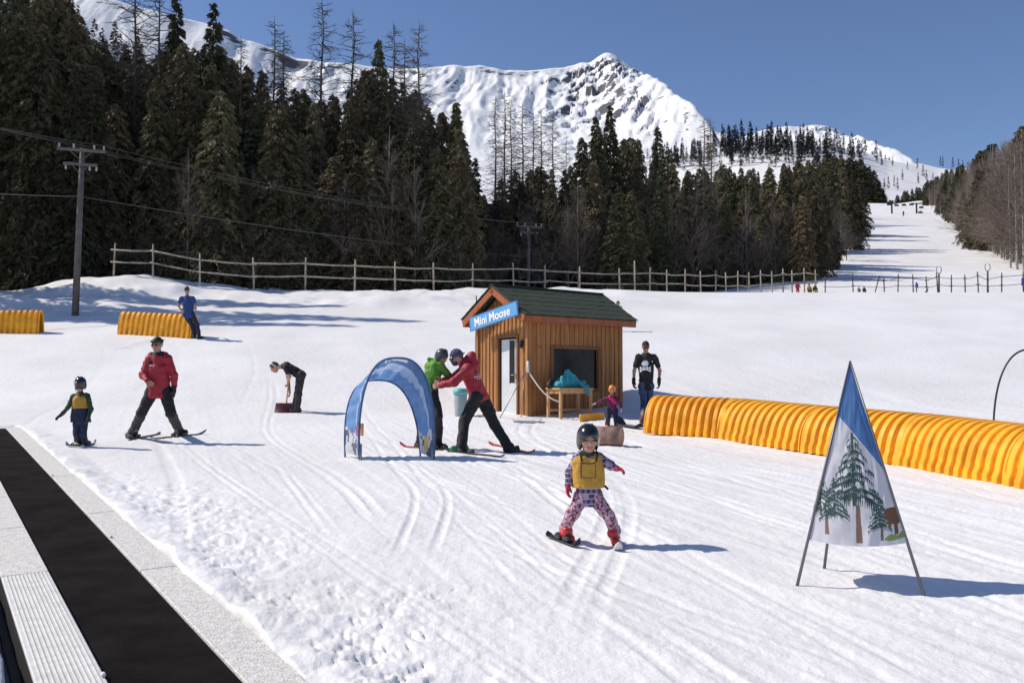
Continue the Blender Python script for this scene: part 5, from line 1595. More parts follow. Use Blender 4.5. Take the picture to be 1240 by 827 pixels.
def cover_helmet(c, f, u, s, m, parent, goggles=None, fat=1.0, name='helmet', low=-.055):
    f = unit(f); u = unit(u - f * np.dot(u, f)); rt = np.cross(f, u); A = np.array([rt, f, u]); q = lambda x, y, z: c + (rt * x + f * y + u * z) * s
    P = [ell(q(0, -.012, .030), np.array([.100, .122, .112]) * s * fat, A), ell(q(.072, -.025, -.035), np.array([.030, .055, .060]) * s * fat, A), ell(q(-.072, -.025, -.035), np.array([.030, .055, .060]) * s * fat, A), ell(q(0, -.06, -.02), np.array([.085, .07, .07]) * s * fat, A),
         ('e', q(0, .125, -.045), np.array([.074, .12, .095]) * s, A, None, True), half(q(0, 0, low - .05), -u),
         ('e', q(0, .02, -.04), np.array([.072, .10, .14]) * s, A, None, True)]
    o = sdf_obj(name, P, .0075 * s, m, parent, .02 * s)
    mb = MB()                      # rim, vents and chin strap
    for k in (-1, 1): mb.tube([q(.078 * k, .02, -.055), q(.068 * k, .035, -.105), q(.03 * k, .055, -.128), q(0, .062, -.132)], .006 * s, 6)
    obj('chin_strap', mb, M_blk, o, True)
    mb = MB()
    for k in (-1, 1):
        for j in (0, 1): mb.tube([q((.030 + .030 * j) * k, .055 - .02 * j, .140 - .024 * j), q((.032 + .032 * j) * k, -.02, .146 - .022 * j)], .006 * s, 6)
    obj('vent', mb, M_dark, o, True)
    if goggles: add_goggles(q, A, s, o, goggles == 'face')
    return o
def add_goggles(q, A, s, parent, face=True):
    z = .010 if face else .075
    P = [ell(q(-.034, .088 if face else .092, z), np.array([.048, .030, .036]) * s, A), ell(q(.034, .088 if face else .092, z), np.array([.048, .030, .036]) * s, A)]
    g = sdf_obj('goggles', P, .006 * s, M_gogg, parent, .02 * s)
    mb = MB(); mb.tube([q(.108 * math.sin(t), .128 * math.cos(t) - .012, z + .004) for t in np.linspace(R(50), R(310), 24)], .011 * s, 6); obj('strap', mb, M_gstrap, g, True)
def cover_hair(c, f, u, s, m, parent, name='hair', front=.02, low=-.045, fat=1.07, th=.0):
    f = unit(f); u = unit(u - f * np.dot(u, f)); rt = np.cross(f, u); A = np.array([rt, f, u]); q = lambda x, y, z: c + (rt * x + f * y + u * z) * s
    n_ = unit(f * .8 - u * .75)
    P = [ell(q(0, -.012, .032), np.array([.080, .100, .098]) * s * fat, A), half(q(0, .060, front + .03), unit(f * .65 - u * .9)), half(q(0, 0, low), -u)]
    return sdf_obj(name, P, .0075 * s, m, parent, .015 * s, .004 * s, 30, 3)

def ski(name_label, tail, tip, m, w=.085, parent=None, bind=.45, th=.016, group='skis on the skiers in view'):
    a = np.array(tail, float); b = np.array(tip, float)
    a[2] = gz(a[0], a[1]); b[2] = gz(b[0], b[1])
    root, dx, sx = plank_board('ski', name_label, 'ski', a, b, w, m, M_dk, .07, th, .022, 'top_stripe')
    c = lerp(a, b, bind); c = c + HZ * .045; ax = np.array([dx, sx, HZ])
    for o_ in (-.13, .13):
        mb = MB(); mb.box(c + dx * o_ * min(1, np.linalg.norm(b - a)), (.09, .055, .045), ax, bev=.01); mb.box(c + dx * o_ * min(1, np.linalg.norm(b - a)) + HZ * .02, (.04, .06, .03), ax, bev=.008); obj('binding', mb, M_dk, root)
    return root

def boot_prims(ft, toe, s, shaft):
    """ft = point on the ground under the ankle, toe direction, shaft = point on the shin above"""
    t = unit([toe[0], toe[1], toe[2] if len(toe) > 2 else 0]); a = ft + HZ * .05 * s
    return [cap(a - t * .06 * s, a + t * .13 * s, .052 * s, .044 * s), cap(a - t * .03 * s + HZ * .03 * s, lerp(ft + HZ * .08 * s, shaft, .9), .058 * s, .062 * s), cap(a + t * .03 * s, a + t * .13 * s - HZ * .005, .05 * s, .044 * s)]

def build_person(label, root_pt, S, j, head, wear, h=.011, group=None):
    """S size factor (1 = 1.75 m); j joints: neck shL shR elL elR wrL wrR hipL hipR knL knR anL anR (ankles on the ground)"""
    root = thing('person', label, 'person', root_pt, group)
    s = S; J = {k: np.asarray(v, float) for k, v in j.items()}
    hipc = (J['hipL'] + J['hipR']) / 2; shc = (J['shL'] + J['shR']) / 2
    hs = head.get('s', s); hc = head['c']; f = unit(head['f']); u = unit(head.get('u', HZ))
    HP, hpaint, q, A = head_prims(hc, f, u, hs)
    skin = wear.get('skin', M_skin)
    k = .03 * s
    chL = lerp(J['shL'], hipc, .30); chR = lerp(J['shR'], hipc, .30)
    P = [cap(shc + (J['neck'] - shc) * .2, lerp(J['neck'], hc, .55), .058 * s, .052 * hs), cap(J['shL'] * .8 + shc * .2, J['shR'] * .8 + shc * .2, .055 * s), cap(lerp(chL, chR, .3), lerp(J['hipL'], J['hipR'], .3), .085 * s, .08 * s), cap(lerp(chL, chR, .7), lerp(J['hipL'], J['hipR'], .7), .085 * s, .08 * s)]
    for d in 'LR':
        P += [cap(J['sh' + d], J['el' + d], .047 * s, .039 * s), cap(J['el' + d], J['wr' + d], .039 * s, .027 * s), cap(J['hip' + d], J['kn' + d], .078 * s, .052 * s), cap(J['kn' + d], J['an' + d] + HZ * .09 * s, .053 * s, .036 * s), cap(J['an' + d] + HZ * .05 * s, J['an' + d] + HZ * .05 * s + unit(J.get('toe' + d, f)) * .1 * s, .035 * s, .03 * s)]
    ex = []
    for d in 'LR':
        hd = wear.get('hand' + d)
        if hd and hd.get('glove') is None:
            ex.append((hand_prims(J['wr' + d] - unit(hd['d']) * .01 * s, hd['d'], hd['n'], hd.get('side', 1), s, hd.get('curl', .5)), .0055 * s, .006 * s))
    cm = lambda C, N: hpaint(C)
    sdf_obj('body', HP + P, .0085 * max(hs, .8), [skin, M_eye, M_hair, M_lip], root, .022 * s, paint=cm, extra=ex)
    for d in 'LR':
        hd = wear.get('hand' + d)
        if hd and hd.get('glove') is not None:
            w = J['wr' + d]; dd = unit(hd['d'])
            V, Q = sdf_mesh(hand_prims(w, dd, hd['n'], hd.get('side', 1), s * 1.08, hd.get('curl', .5), 1.5) + [cap(w - unit(w - J['el' + d]) * .06 * s, w + dd * .01, .044 * s, .038 * s)], .0065 * max(s, .75), .008 * s)
            mesh_obj('glove', V, Q, hd['glove'], root, None, True)
    # upper garment
    g = wear['top']; o = g.get('o', .022) * s; sl = g.get('sleeve', 1.0); hem = g.get('hem', .06) * s
    dn = unit(hipc - shc)
    T = [cap(J['shL'] * .82 + shc * .18, J['shR'] * .82 + shc * .18, .060 * s + o), cap(lerp(chL, chR, .22), lerp(J['hipL'], J['hipR'], .2) + dn * hem, .092 * s + o, .086 * s + o * g.get('flare', 1.2)), cap(lerp(chL, chR, .78), lerp(J['hipL'], J['hipR'], .8) + dn * hem, .092 * s + o, .086 * s + o * g.get('flare', 1.2)), cap(shc, hipc + dn * hem, .10 * s + o * .8), cap(shc, lerp(shc, J['neck'], .75), .075 * s + o * .4, .060 * s + o * .3)]
    for d in 'LR':
        e = J['el' + d]; w = J['wr' + d]
        if sl >= 1: T += [cap(J['sh' + d], e, .054 * s + o * .9, .047 * s + o * .7), cap(e, lerp(e, w, .97), .047 * s + o * .7, .036 * s + o * .55)]
        else: T += [cap(J['sh' + d], lerp(J['sh' + d], e, sl), .056 * s + o, .054 * s + o * .9)]
    if g['name'] == 'jacket': T += [cap(lerp(shc, J['neck'], .6), lerp(J['neck'], hc, .22), .070 * s, .064 * s)]
    T += g.get('extra', [])
    T += [half(hipc + dn * (hem + .055 * s), dn)]
    top = sdf_obj(g['name'], T, h * max(s, .75), g['m'] if isinstance(g['m'], list) else [g['m']], root, .035 * s, g.get('wr', .013) * s, 8.5 / max(s, .6), int(100 * s), paint=g.get('paint'))
    # trousers
    g = wear['legs']; o = g.get('o', .020) * s
    T = [cap(lerp(J['hipL'], J['hipR'], .15) - dn * .06 * s, lerp(J['hipL'], J['hipR'], .85) - dn * .06 * s, .085 * s + o * .6), cap(J['hipL'], J['hipR'], .098 * s + o * .7)]
    for d in 'LR':
        an = J['an' + d] + HZ * g.get('cut', .06) * s
        T += [cap(J['hip' + d], J['kn' + d], .090 * s + o, .062 * s + o), cap(J['kn' + d], an, .062 * s + o, .050 * s + o * g.get('cuff', 1.2)), half(an - unit(J['kn' + d] - an) * .02 * s, unit(an - J['kn' + d])) if False else cap(an, an + HZ * .01, .050 * s + o * g.get('cuff', 1.2))]
    sdf_obj('trousers', T, h * max(s, .75), [g['m']], root, .03 * s, g.get('wr', .013) * s, 7.5 / max(s, .6), int(130 * s))
    # boots
    for d in 'LR':
        m = wear.get('boot' + d, wear.get('boot', M_boot_k))
        if m is None: continue
        sdf_obj('boot', boot_prims(J['an' + d], unit(J.get('toe' + d, f)), s * wear.get('boot_s', 1.0), lerp(J['an' + d], J['kn' + d], .42)), .009 * max(s, .75), m, root, .02 * s)
    # head cover
    hd = wear.get('head')
    if hd == 'hair': cover_hair(hc, f, u, hs, wear.get('hair', M_hair), root)
    if callable(hd): hd(root, hc, f, u, hs, q, A)
    return root, J, q, A

# --- 1: helmeted girl coming toward the camera
D = 7.75
g1, g2 = hit(684, 656), hit(745, 660)
P_ = lambda p, r_, dy=0.0: at(p, r_, D + dy)
Jt = dict(neck=P_(712, 549), shL=P_(699.5, 555.5), shR=P_(725, 554.5), elL=P_(690, 572, .02), elR=P_(739, 563, -.05), wrL=P_(688, 587, -.02), wrR=P_(745, 566.5, -.13),
          hipL=P_(705, 602), hipR=P_(720, 602), knL=P_(692, 623, -.05), knR=P_(737, 624, -.05), anL=g1, anR=g2, toeL=np.array([.45, -.9, 0]), toeR=np.array([-.05, -1, 0]))
cx0 = P_(712, 560)[0]; zc0 = P_(712, 569)[2]; sc1 = D / F
def vest_paint(C, N):
    x = C[:, 0] - P_(711.5, 568)[0]; z = C[:, 2] - P_(711.5, 568.5)[2]; front = N[:, 1] < -.2
    a = np.maximum(np.abs(x), np.abs(z)) / sc1
    mi = np.zeros(len(C), int); mi[front & (a < 9.2) & (a > 8.0)] = 1
    return mi
def helm1(root, hc, f, u, s, q, A):
    cover_helmet(hc, f, u, s, M_helm_b, root, None, 1.06)
    sh = np.array([Jt['shL'], Jt['shR']]); c = sh.mean(0); hp_ = (Jt['hipL'] + Jt['hipR']) / 2
    V, Q = sdf_mesh([cap(lerp(sh[0], c, .40) - HZ * .035, lerp(Jt['hipL'], hp_, .1) + HZ * .06, .094, .100), cap(lerp(sh[1], c, .40) - HZ * .035, lerp(Jt['hipR'], hp_, .1) + HZ * .06, .094, .100), cap(c - HZ * .06, hp_ + HZ * .1, .095, .10), half(hp_ + HZ * .085, -HZ), half(c + HZ * .050, HZ + np.array([0, .25, 0]))], .0065, .03, .010, 11, 5)
    C = V[Q].mean(1); nr = np.cross(V[Q[:, 2]] - V[Q[:, 0]], V[Q[:, 3]] - V[Q[:, 1]]); nr /= np.linalg.norm(nr, axis=1, keepdims=True) + 1e-9
    mesh_obj('vest', V, Q, [M_must, M_mar], root, vest_paint(C, nr), True)
    mb = MB()
    for k in (-1, 1): mb.tube([c + np.array([.06 * k, -.10, -.02]), c + np.array([.075 * k, -.05, .055]), c + np.array([.075 * k, .05, .055]), c + np.array([.06 * k, .1, -.02])], .007, 6)
    mb.tube([hp_ + np.array([.135, -.02, .10]), hp_ + np.array([.165, -.03, .07])], .010, 6)
    obj('vest_strap', mb, M_blk, root, True)
    # lower edge of the face: dark balaclava
    sdf_obj('neck_warmer', [cap(q(0, .02, -.12), q(0, .01, -.16), .062 * s, .07 * s)], .008, M_blk2, root, .02, .004, 20, 2)
girl, _, _, _ = build_person('small girl skier in black helmet and mustard vest snowploughing with one arm out', (g1 + g2) / 2, .60, Jt,
    dict(c=P_(712.5, 532.5, -.01), f=np.array([.10, -1, -.10]), u=np.array([.03, -.1, 1]), s=.93),
    dict(top=dict(name='jacket', m=M_plaid, o=.032, hem=.07, wr=.008), legs=dict(m=M_floral, o=.034, wr=.014, cut=.19, cuff=1.0), boot=M_boot_r, boot_s=1.30, head=helm1,
         handL=dict(glove=M_glove_r, d=np.array([-.1, -.15, -1]), n=np.array([.9, -.3, 0]), side=-1, curl=.35), handR=dict(glove=M_glove_r, d=np.array([.75, -.5, -.15]), n=np.array([0, -.5, -1]), side=-1, curl=.5)), h=.009)
for g_, t_ in ((g1, np.array([.45, -.9, 0])), (g2, np.array([-.05, -1, 0]))):
    kn = Jt['knL'] if g_ is g1 else Jt['knR']
    for o_ in (.06, .11, .15):
        mb = MB(); c = lerp(g_, kn, .05) + HZ * o_ + unit(t_) * (.045 if o_ < .1 else .02); sx = np.cross(unit(t_), HZ); mb.box(c, (.085, .05, .012), np.array([sx, unit(t_), HZ]), bev=.004); obj('boot_buckle', mb, M_boot_w, girl)
ski('small red and black ski on the mustard-vested girl, the one farther from the pyramid banner', hit(663, 650), hit(702, 665), M_dk, .07, bind=.5, th=.010)
ski('small pale ski pointing at the camera on the mustard-vested girl, nearer the pyramid banner', hit(742, 653), hit(749.5, 670), M_skw, .075, bind=.35)

# --- 2: small child seen from behind, left
D = hit(98, 541)[1]
P_ = lambda p, r_, dy=0.0: at(p, r_, D + dy)
g1, g2 = hit(94, 540), hit(103, 540)
Jt = dict(neck=P_(97.5, 475), shL=P_(89, 480), shR=P_(106, 479.5), elL=P_(82.5, 493, -.05), elR=P_(110, 495, -.03), wrL=P_(74, 502.5, -.10), wrR=P_(107, 507, -.12), hipL=P_(93.5, 509), hipR=P_(102, 509), knL=P_(92.5, 525, -.03), knR=P_(101, 525, -.03), anL=g1, anR=g2, toeL=np.array([-.7, .7, 0]), toeR=np.array([.1, 1, 0]))
J2 = Jt
def helm2(root, hc, f, u, s, q, A):
    h_ = cover_helmet(hc, f, u, s, M_helm_b, root, None, 1.03)
    mb = MB()
    c = hc + HZ * .035
    for k in range(5):
        a = R(-150 + 13 * k); d = np.array([math.cos(a), math.sin(a), 0]); mb.box(c + d * .112 * s, (.006, .014, .028 - .008 * (k % 2)), np.array([d, np.cross(HZ, d), HZ]))
    obj('marking', mb, M_white, h_)
    sh = np.array([Jt['shL'], Jt['shR']]); c = sh.mean(0); hp_ = (Jt['hipL'] + Jt['hipR']) / 2
    V, Q = sdf_mesh([cap(lerp(sh[0], c, .55) - HZ * .06, lerp(Jt['hipL'], hp_, 0) - HZ * .02, .082, .108), cap(lerp(sh[1], c, .55) - HZ * .06, lerp(Jt['hipR'], hp_, 0) - HZ * .02, .082, .108), cap(c - HZ * .06, hp_, .10, .105), half(hp_ - HZ * .03, -HZ), half(c + HZ * .04, HZ)], .009, .03, .006, 12, 5)
    C = V[Q].mean(1); mesh_obj('vest', V, Q, [M_must, M_navy], root, (C[:, 2] < P_(0, 494)[2]).astype(int), True)
build_person('small child in black helmet and yellow vest seen from behind near the moving carpet', (g1 + g2) / 2, .63, Jt,
    dict(c=P_(96.8, 465.5), f=np.array([-.75, .65, -.05]), s=.90), dict(top=dict(name='jacket', m=M_camo, o=.028, hem=.03), legs=dict(m=M_navy, o=.028, cut=.10), boot=M_boot_k, head=helm2,
    handL=dict(glove=M_glove_k, d=np.array([-.7, -.1, -.5]), n=np.array([.2, -.3, -1]), side=1, curl=.35), handR=dict(glove=M_glove_k, d=np.array([-.3, -.2, -1]), n=np.array([-.9, 0, 0]), side=1, curl=.5)))
ski('short ski under the child with the yellow vest, the one nearer the carpet', hit(101, 542.5), hit(80, 541), M_skw, .075, bind=.5)
ski('short dark ski under the child with the yellow vest, the one nearer the instructor', hit(96, 540), hit(116, 538), M_dk, .075, bind=.4)

# --- 3: instructor in red facing the camera
D = 15.95
P_ = lambda p, r_, dy=0.0: at(p, r_, D + dy)
g1, g2 = hit(160.5, 529), hit(217.5, 526.5)
print('instr', g1, g2)
Jt = dict(neck=P_(191.5, 430), shL=P_(181, 434.5), shR=P_(203.5, 434.5), elL=P_(173, 454, -.05), elR=P_(211, 455, 0), wrL=P_(178, 461, -.20), wrR=P_(210.5, 472, -.02), hipL=P_(184.5, 474), hipR=P_(200, 474), knL=P_(171.5, 500, -.06), knR=P_(207, 500, -.06), anL=g1, anR=g2, toeL=np.array([-.25, -1, 0]), toeR=np.array([.85, -.35, 0]))
Jr = Jt
def headband(root, hc, f, u, s, q, A):
    cover_hair(hc, f, u, s, M_hair, root, 'hair', .025, -.05, 1.10)
    mb = MB(); mb.tube([q(.088 * math.sin(t), .108 * math.cos(t) - .01, .062) for t in np.linspace(0, 2 * math.pi, 32)], .017 * s, 8, cap=False); obj('headband', mb, M_blk, root, True)
    P = [ell(q(-.032, .098, .008), np.array([.028, .012, .020]) * s, A), ell(q(.032, .098, .008), np.array([.028, .012, .020]) * s, A), cap(q(-.07, .06, .012), q(-.075, -.01, .012), .006 * s), cap(q(.07, .06, .012), q(.075, -.01, .012), .006 * s)]
    sdf_obj('sunglasses', P, .006, M_gogg, root, .006)
def redj_paint(C, N):
    mi = np.zeros(len(C), int)
    x = C[:, 0] - P_(192, 440)[0]; z = C[:, 2] - P_(192, 440)[2]; fr = N[:, 1] < -.25; q_ = D / F
    mi[fr & (x > -9.5 * q_) & (x < -4 * q_) & (z > -1.5 * q_) & (z < 2.5 * q_)] = 1
    mi[fr & (x > -9.5 * q_) & (x < -2 * q_) & (z > -3.3 * q_) & (z < -2.2 * q_)] = 2
    mi[(z > 8.6 * q_) & (np.abs(x) < 8 * q_)] = 1
    return mi
build_person('instructor in red jacket and black trousers standing astride on skis, facing the camera', (g1 + g2) / 2, 1.06, Jt,
    dict(c=P_(190.3, 417.5, -.04), f=np.array([-.12, -1, -.18]), s=1.05), dict(skin=M_skin_t, top=dict(name='jacket', m=[M_redj, M_blk, M_skw], o=.026, hem=.06, flare=1.9, wr=.013, paint=redj_paint, extra=[cap(P_(183, 429.5), P_(200.5, 429.5), .052, .052)]), legs=dict(m=M_blk, o=.026, wr=.012), boot=M_boot_k, bootL=M_boot_w, head=headband,
    handL=dict(d=np.array([.7, -.2, -.45]), n=np.array([0, 1, 0]), side=-1, curl=.7), handR=dict(glove=M_glove_k, d=np.array([-.05, -.1, -1]), n=np.array([-1, 0, 0]), side=-1, curl=.45)))
ski('dark ski under the instructor facing the camera, pointing to the child', hit(194, 526), hit(152, 533.5), M_dk, .08, bind=.75)
ski('dark ski with raised tip under the instructor facing the camera, pointing to the arch', hit(182, 532), hit(250, 525.5), M_dk, .08, bind=.5)

# --- 4: man in the blue T-shirt, back view
g = hit(239, 410.5); D = g[1]
P_ = lambda p, r_, dy=0.0: at(p, r_, D + dy)
g1, g2 = hit(236, 409.5), hit(241, 410.5)
Jt = dict(neck=P_(226.5, 358), shL=P_(219.5, 361.5), shR=P_(234, 361.5), elL=P_(216, 370, .05), elR=P_(236.5, 370.5, .05), wrL=P_(219, 375, .22), wrR=P_(237.5, 374, .22), hipL=P_(225, 381), hipR=P_(232.5, 381), knL=P_(232.5, 394, .05), knR=P_(239, 393, .05), anL=g1, anR=g2, toeL=np.array([.4, .9, 0]), toeR=np.array([.7, .7, 0]))
build_person('man in blue T-shirt and dark trousers standing with his back turned behind the orange tunnel', (g1 + g2) / 2, 1.02, Jt, dict(c=P_(226.4, 351.6, .03), f=np.array([.1, 1, -.25]), s=1.0),
    dict(skin=M_skin_t, top=dict(name='t_shirt', m=M_blue_t, o=.020, hem=.08, sleeve=.55), legs=dict(m=M_navy, o=.014), boot=M_boot_k, head='hair', handL=dict(d=np.array([.5, .7, .1]), n=np.array([1, 0, 0]), side=1, curl=.6), handR=dict(d=np.array([-.5, .7, .2]), n=np.array([-1, 0, 0]), side=-1, curl=.6)))

# --- 5: bending shoveller
g = hit(359, 499); D = g[1]
P_ = lambda p, r_, dy=0.0: at(p, r_, D + dy)
g1, g2 = hit(359.5, 499.5), hit(355.5, 497.5)
Jt = dict(neck=P_(340, 443.5), shL=P_(346, 445, -.17), shR=P_(347, 442, .17), elL=P_(350.5, 456, -.20), elR=P_(349, 459, .10), wrL=P_(348.5, 464, -.06), wrR=P_(350.8, 475, -.02), hipL=P_(364, 455, -.09), hipR=P_(364, 453, .09), knL=P_(362, 477, -.10), knR=P_(360, 476, .12), anL=g1, anR=g2, toeL=np.array([-1, -.1, 0]), toeR=np.array([-1, .1, 0]))
build_person('person in black T-shirt and striped beanie bending over a shovel on the slope', (g1 + g2) / 2, .98, Jt, dict(c=P_(332.8, 445, 0), f=np.array([-.72, -.15, -.68]), u=np.array([-.68, 0, .72]), s=.98),
    dict(top=dict(name='t_shirt', m=M_blk, o=.016, hem=.05, sleeve=.55), legs=dict(m=M_blk2, o=.018), boot=M_boot_k, head=lambda root, hc, f, u, s, q, A: cover_hair(hc, f, u, s, M_bean, root, 'beanie', .0, -.03, 1.15),
    handL=dict(d=np.array([-.2, .5, -.6]), n=np.array([-.8, .3, 0]), side=1, curl=.9), handR=dict(d=np.array([-.1, .3, -.6]), n=np.array([-.8, -.2, 0]), side=-1, curl=.9)))
sh = thing('snow_shovel', 'dark red snow shovel with wooden handle held by the person in the striped beanie', 'shovel', hit(344, 499))
ha, hb = P_(349.8, 457, -.05), P_(346.8, 489, -.04)
mb = MB(); mb.tube([ha, hb], .017, 8); obj('handle', mb, M_table, sh, True)
mb = MB(); mb.tube([ha + np.array([-.06, 0, .01]), ha + np.array([.06, 0, .01])], .017, 8); obj('grip', mb, M_blk, sh, True)
Pn = np.zeros((12, 9, 3)); bc = P_(344, 490, -.04)
for i, s in enumerate(np.linspace(-1, 1, 12)):
    for k, t in enumerate(np.linspace(0, 1, 9)):
        Pn[i, k] = bc + np.array([s * .19 - .03 * t, -.05 * (1 - s * s) * .8 - .10 * t * t + .0, .04 - .27 * t])
Pb = Pn + np.array([0, .012, 0])
mb = MB(); mb.grid(Pn); mb.grid(Pb[:, ::-1]); mb.grid(np.stack([Pn[:, 0], Pb[:, 0]])); mb.grid(np.stack([Pn[:, -1], Pb[:, -1]])); mb.grid(np.stack([Pn[0], Pb[0]])); mb.grid(np.stack([Pn[-1], Pb[-1]]))
obj('scoop', mb, mat('dark_red_plastic', (.085, .014, .018), .45), sh, True)

# --- 6: boy in green
D = 14.75
P_ = lambda p, r_, dy=0.0: at(p, r_, D + dy)
g1, g2 = hit(508, 542), hit(531, 543)
Jt = dict(neck=P_(528, 438.5), shL=P_(519.5, 443.5, .02), shR=P_(534.5, 444, -.05), elL=P_(517, 456, -.02), elR=P_(541.5, 453, -.02), wrL=P_(522, 465, -.08), wrR=P_(548.5, 457, .02), hipL=P_(515, 474), hipR=P_(523.5, 474), knL=P_(511, 508, -.03), knR=P_(531, 503, -.10), anL=g1, anR=g2, toeL=np.array([1, -.3, 0]), toeR=np.array([1, -.4, 0]))
build_person('boy in grey helmet and bright green jacket leaning forward behind the blue arch', (g1 + g2) / 2, .86, Jt, dict(c=P_(535, 432, -.02), f=np.array([.78, -.5, -.45]), s=.92),
    dict(top=dict(name='jacket', m=M_green, o=.030, hem=.0, extra=[cap(P_(520, 436, .06), P_(527, 436.5, .06), .05, .05)]), legs=dict(m=M_blk, o=.024), boot=M_boot_k, head=lambda root, hc, f, u, s, q, A: cover_helmet(hc, f, u, s, M_helm_g, root, None, 1.02),
    handL=dict(glove=M_glove_k, d=np.array([.7, -.2, -.3]), n=np.array([.2, .8, -.4]), side=-1, curl=.7), handR=dict(glove=M_glove_k, d=np.array([.9, 0, -.3]), n=np.array([0, -1, -.2]), side=-1, curl=.7)))
ski('pale red-tipped ski under the boy in green, pointing back past the arch', hit(537, 545), hit(484, 541), M_red, .08, bind=.45, th=.011)
ski('dark ski under the boy in green, the one nearer the hut', hit(516, 545.5), hit(560, 543.5), M_dk, .085, bind=.4)

# --- 7: instructor in red bending to hold the boy
D = 14.6
P_ = lambda p, r_, dy=0.0: at(p, r_, D + dy)
g1, g2 = hit(559, 547.5), hit(617, 548)
Jt = dict(neck=P_(560.5, 438.5), shL=P_(566, 447, -.17), shR=P_(567, 443, .17), elL=P_(550, 463, -.22), elR=P_(548, 459, .10), wrL=P_(533, 466.5, -.10), wrR=P_(536, 461, .04), hipL=P_(577, 481, -.09), hipR=P_(583, 481, .09), knL=P_(562.5, 509, -.12), knR=P_(599, 514, .06), anL=g1, anR=g2, toeL=np.array([-1, -.15, 0]), toeR=np.array([.85, -.5, 0]))
def redback_paint(C, N):
    mi = np.zeros(len(C), int); q_ = D / F
    o_ = P_(582, 455); x = (C[:, 0] - o_[0]) / q_; z = (C[:, 2] - o_[2]) / q_
    x2 = x * .97 + z * .22; z2 = z * .97 - x * .22
    bk = N[:, 1] < .15
    for zz, w0, w1 in ((2.3, -2.5, 4), (-.4, -8, 8), (-3.0, -6, 5)):
        mi[bk & (np.abs(z2 - zz) < (.85 if zz == -.4 else .5)) & (x2 > w0) & (x2 < w1) & (np.sin(x2 * 2.6) > -.5)] = 1
    # sleeve piping
    a, b = Jt['shL'], Jt['wrL']
    t = ((C - a) @ (b - a)) / ((b - a) @ (b - a)); l = a + (b - a) * np.clip(t, 0, 1)[:, None] + HZ * .03
    mi[(np.abs(C[:, 2] - l[:, 2]) < .010) & (C[:, 1] < a[1]) & (t > .05) & (t < .95)] = 2
    return mi
def cap7(root, hc, f, u, s, q, A):
    cover_hair(hc, f, u, s, mat('purple_hat', (.055, .05, .13), .8, col2=(.10, .09, .16), vscale=14), root, 'hat', .01, -.05, 1.13)
    add_goggles(q, A, s, root, True)
    sdf_obj('face_mask', [ell(q(0, .055, -.06), np.array([.062, .06, .055]) * s, A)], .008, mat('blue_mask', (.04, .05, .16), .8), root, .02)
build_person('instructor in red hooded jacket bending forward to hold the boy in green', (g1 + g2) / 2, 1.05, Jt, dict(c=P_(553, 433, -.02), f=np.array([-.85, -.22, -.42]), u=np.array([-.4, 0, .9]), s=1.02),
    dict(top=dict(name='jacket', m=[M_redj, M_skw, M_blk], o=.036, hem=.02, wr=.012, paint=redback_paint, extra=[cap(P_(565, 438, .02), P_(571, 431, .03), .095, .075), cap(P_(571, 431, .03), P_(574, 441, .02), .07, .09)]), legs=dict(m=M_blk, o=.028, wr=.012), boot=M_boot_k, bootL=M_boot_g, head=cap7,
    handL=dict(d=np.array([-.9, .1, -.1]), n=np.array([.1, .9, -.2]), side=-1, curl=.7), handR=dict(d=np.array([-.9, -.1, -.2]), n=np.array([0, -1, 0]), side=1, curl=.7)))
ski('long dark ski under the bending instructor, the one with the green boot', hit(611, 554.5), hit(537, 546.5), M_dk, .085, bind=.62)
ski('dark ski with pale red tip under the bending instructor, pointing away from the boy', hit(592, 538), hit(648, 551), M_red, .08, bind=.55, th=.011)

# --- 8: little child in orange helmet
g1, g2 = hit(735.5, 515.5), hit(746.5, 515.5); D = (g1[1] + g2[1]) / 2
P_ = lambda p, r_, dy=0.0: at(p, r_, D + dy)
Jt = dict(neck=P_(740.8, 478.5), shL=P_(735.5, 482.5), shR=P_(746.5, 482.5), elL=P_(727.5, 485.5, -.03), elR=P_(751.5, 489, -.03), wrL=P_(721.5, 488.5, -.06), wrR=P_(752.5, 494.5, -.10), hipL=P_(737.8, 497), hipR=P_(744.5, 497), knL=P_(736.5, 506, -.04), knR=P_(745.8, 506, -.04), anL=g1, anR=g2, toeL=np.array([-.2, -1, 0]), toeR=np.array([.2, -1, 0]))
def helm8(root, hc, f, u, s, q, A):
    cover_helmet(hc, f, u, s, M_helm_o, root, None, 1.04)
    sdf_obj('balaclava', [ell(q(0, -.01, -.03), np.array([.088, .085, .105]) * s, A), ('e', q(0, .11, -.02), np.array([.058, .10, .062]) * s, A, None, True)], .008, M_purple, root, .02)
    sdf_obj('scarf', [cap(Jt['neck'] + np.array([-.04, -.08, -.03]), Jt['neck'] + np.array([.05, -.10, -.14]), .05, .045)], .009, M_pinkscarf, root, .02, .008, 14, 1)
build_person('toddler in orange helmet and purple jacket standing with one arm out by the hut', (g1 + g2) / 2, .50, Jt, dict(c=P_(741.2, 471.5, -.01), f=np.array([-.05, -1, -.15]), s=.68),
    dict(top=dict(name='jacket', m=M_purple, o=.034, hem=.0), legs=dict(m=M_navy, o=.045), boot=M_boot_r, head=helm8,
    handL=dict(glove=mat('pale_pink_glove', (.55, .35, .42), .8), d=np.array([-.9, -.1, -.2]), n=np.array([0, -.3, -1]), side=1, curl=.4), handR=dict(glove=mat('pale_glove', (.55, .38, .44), .8), d=np.array([.1, -.3, -1]), n=np.array([-1, 0, 0]), side=1, curl=.4)))

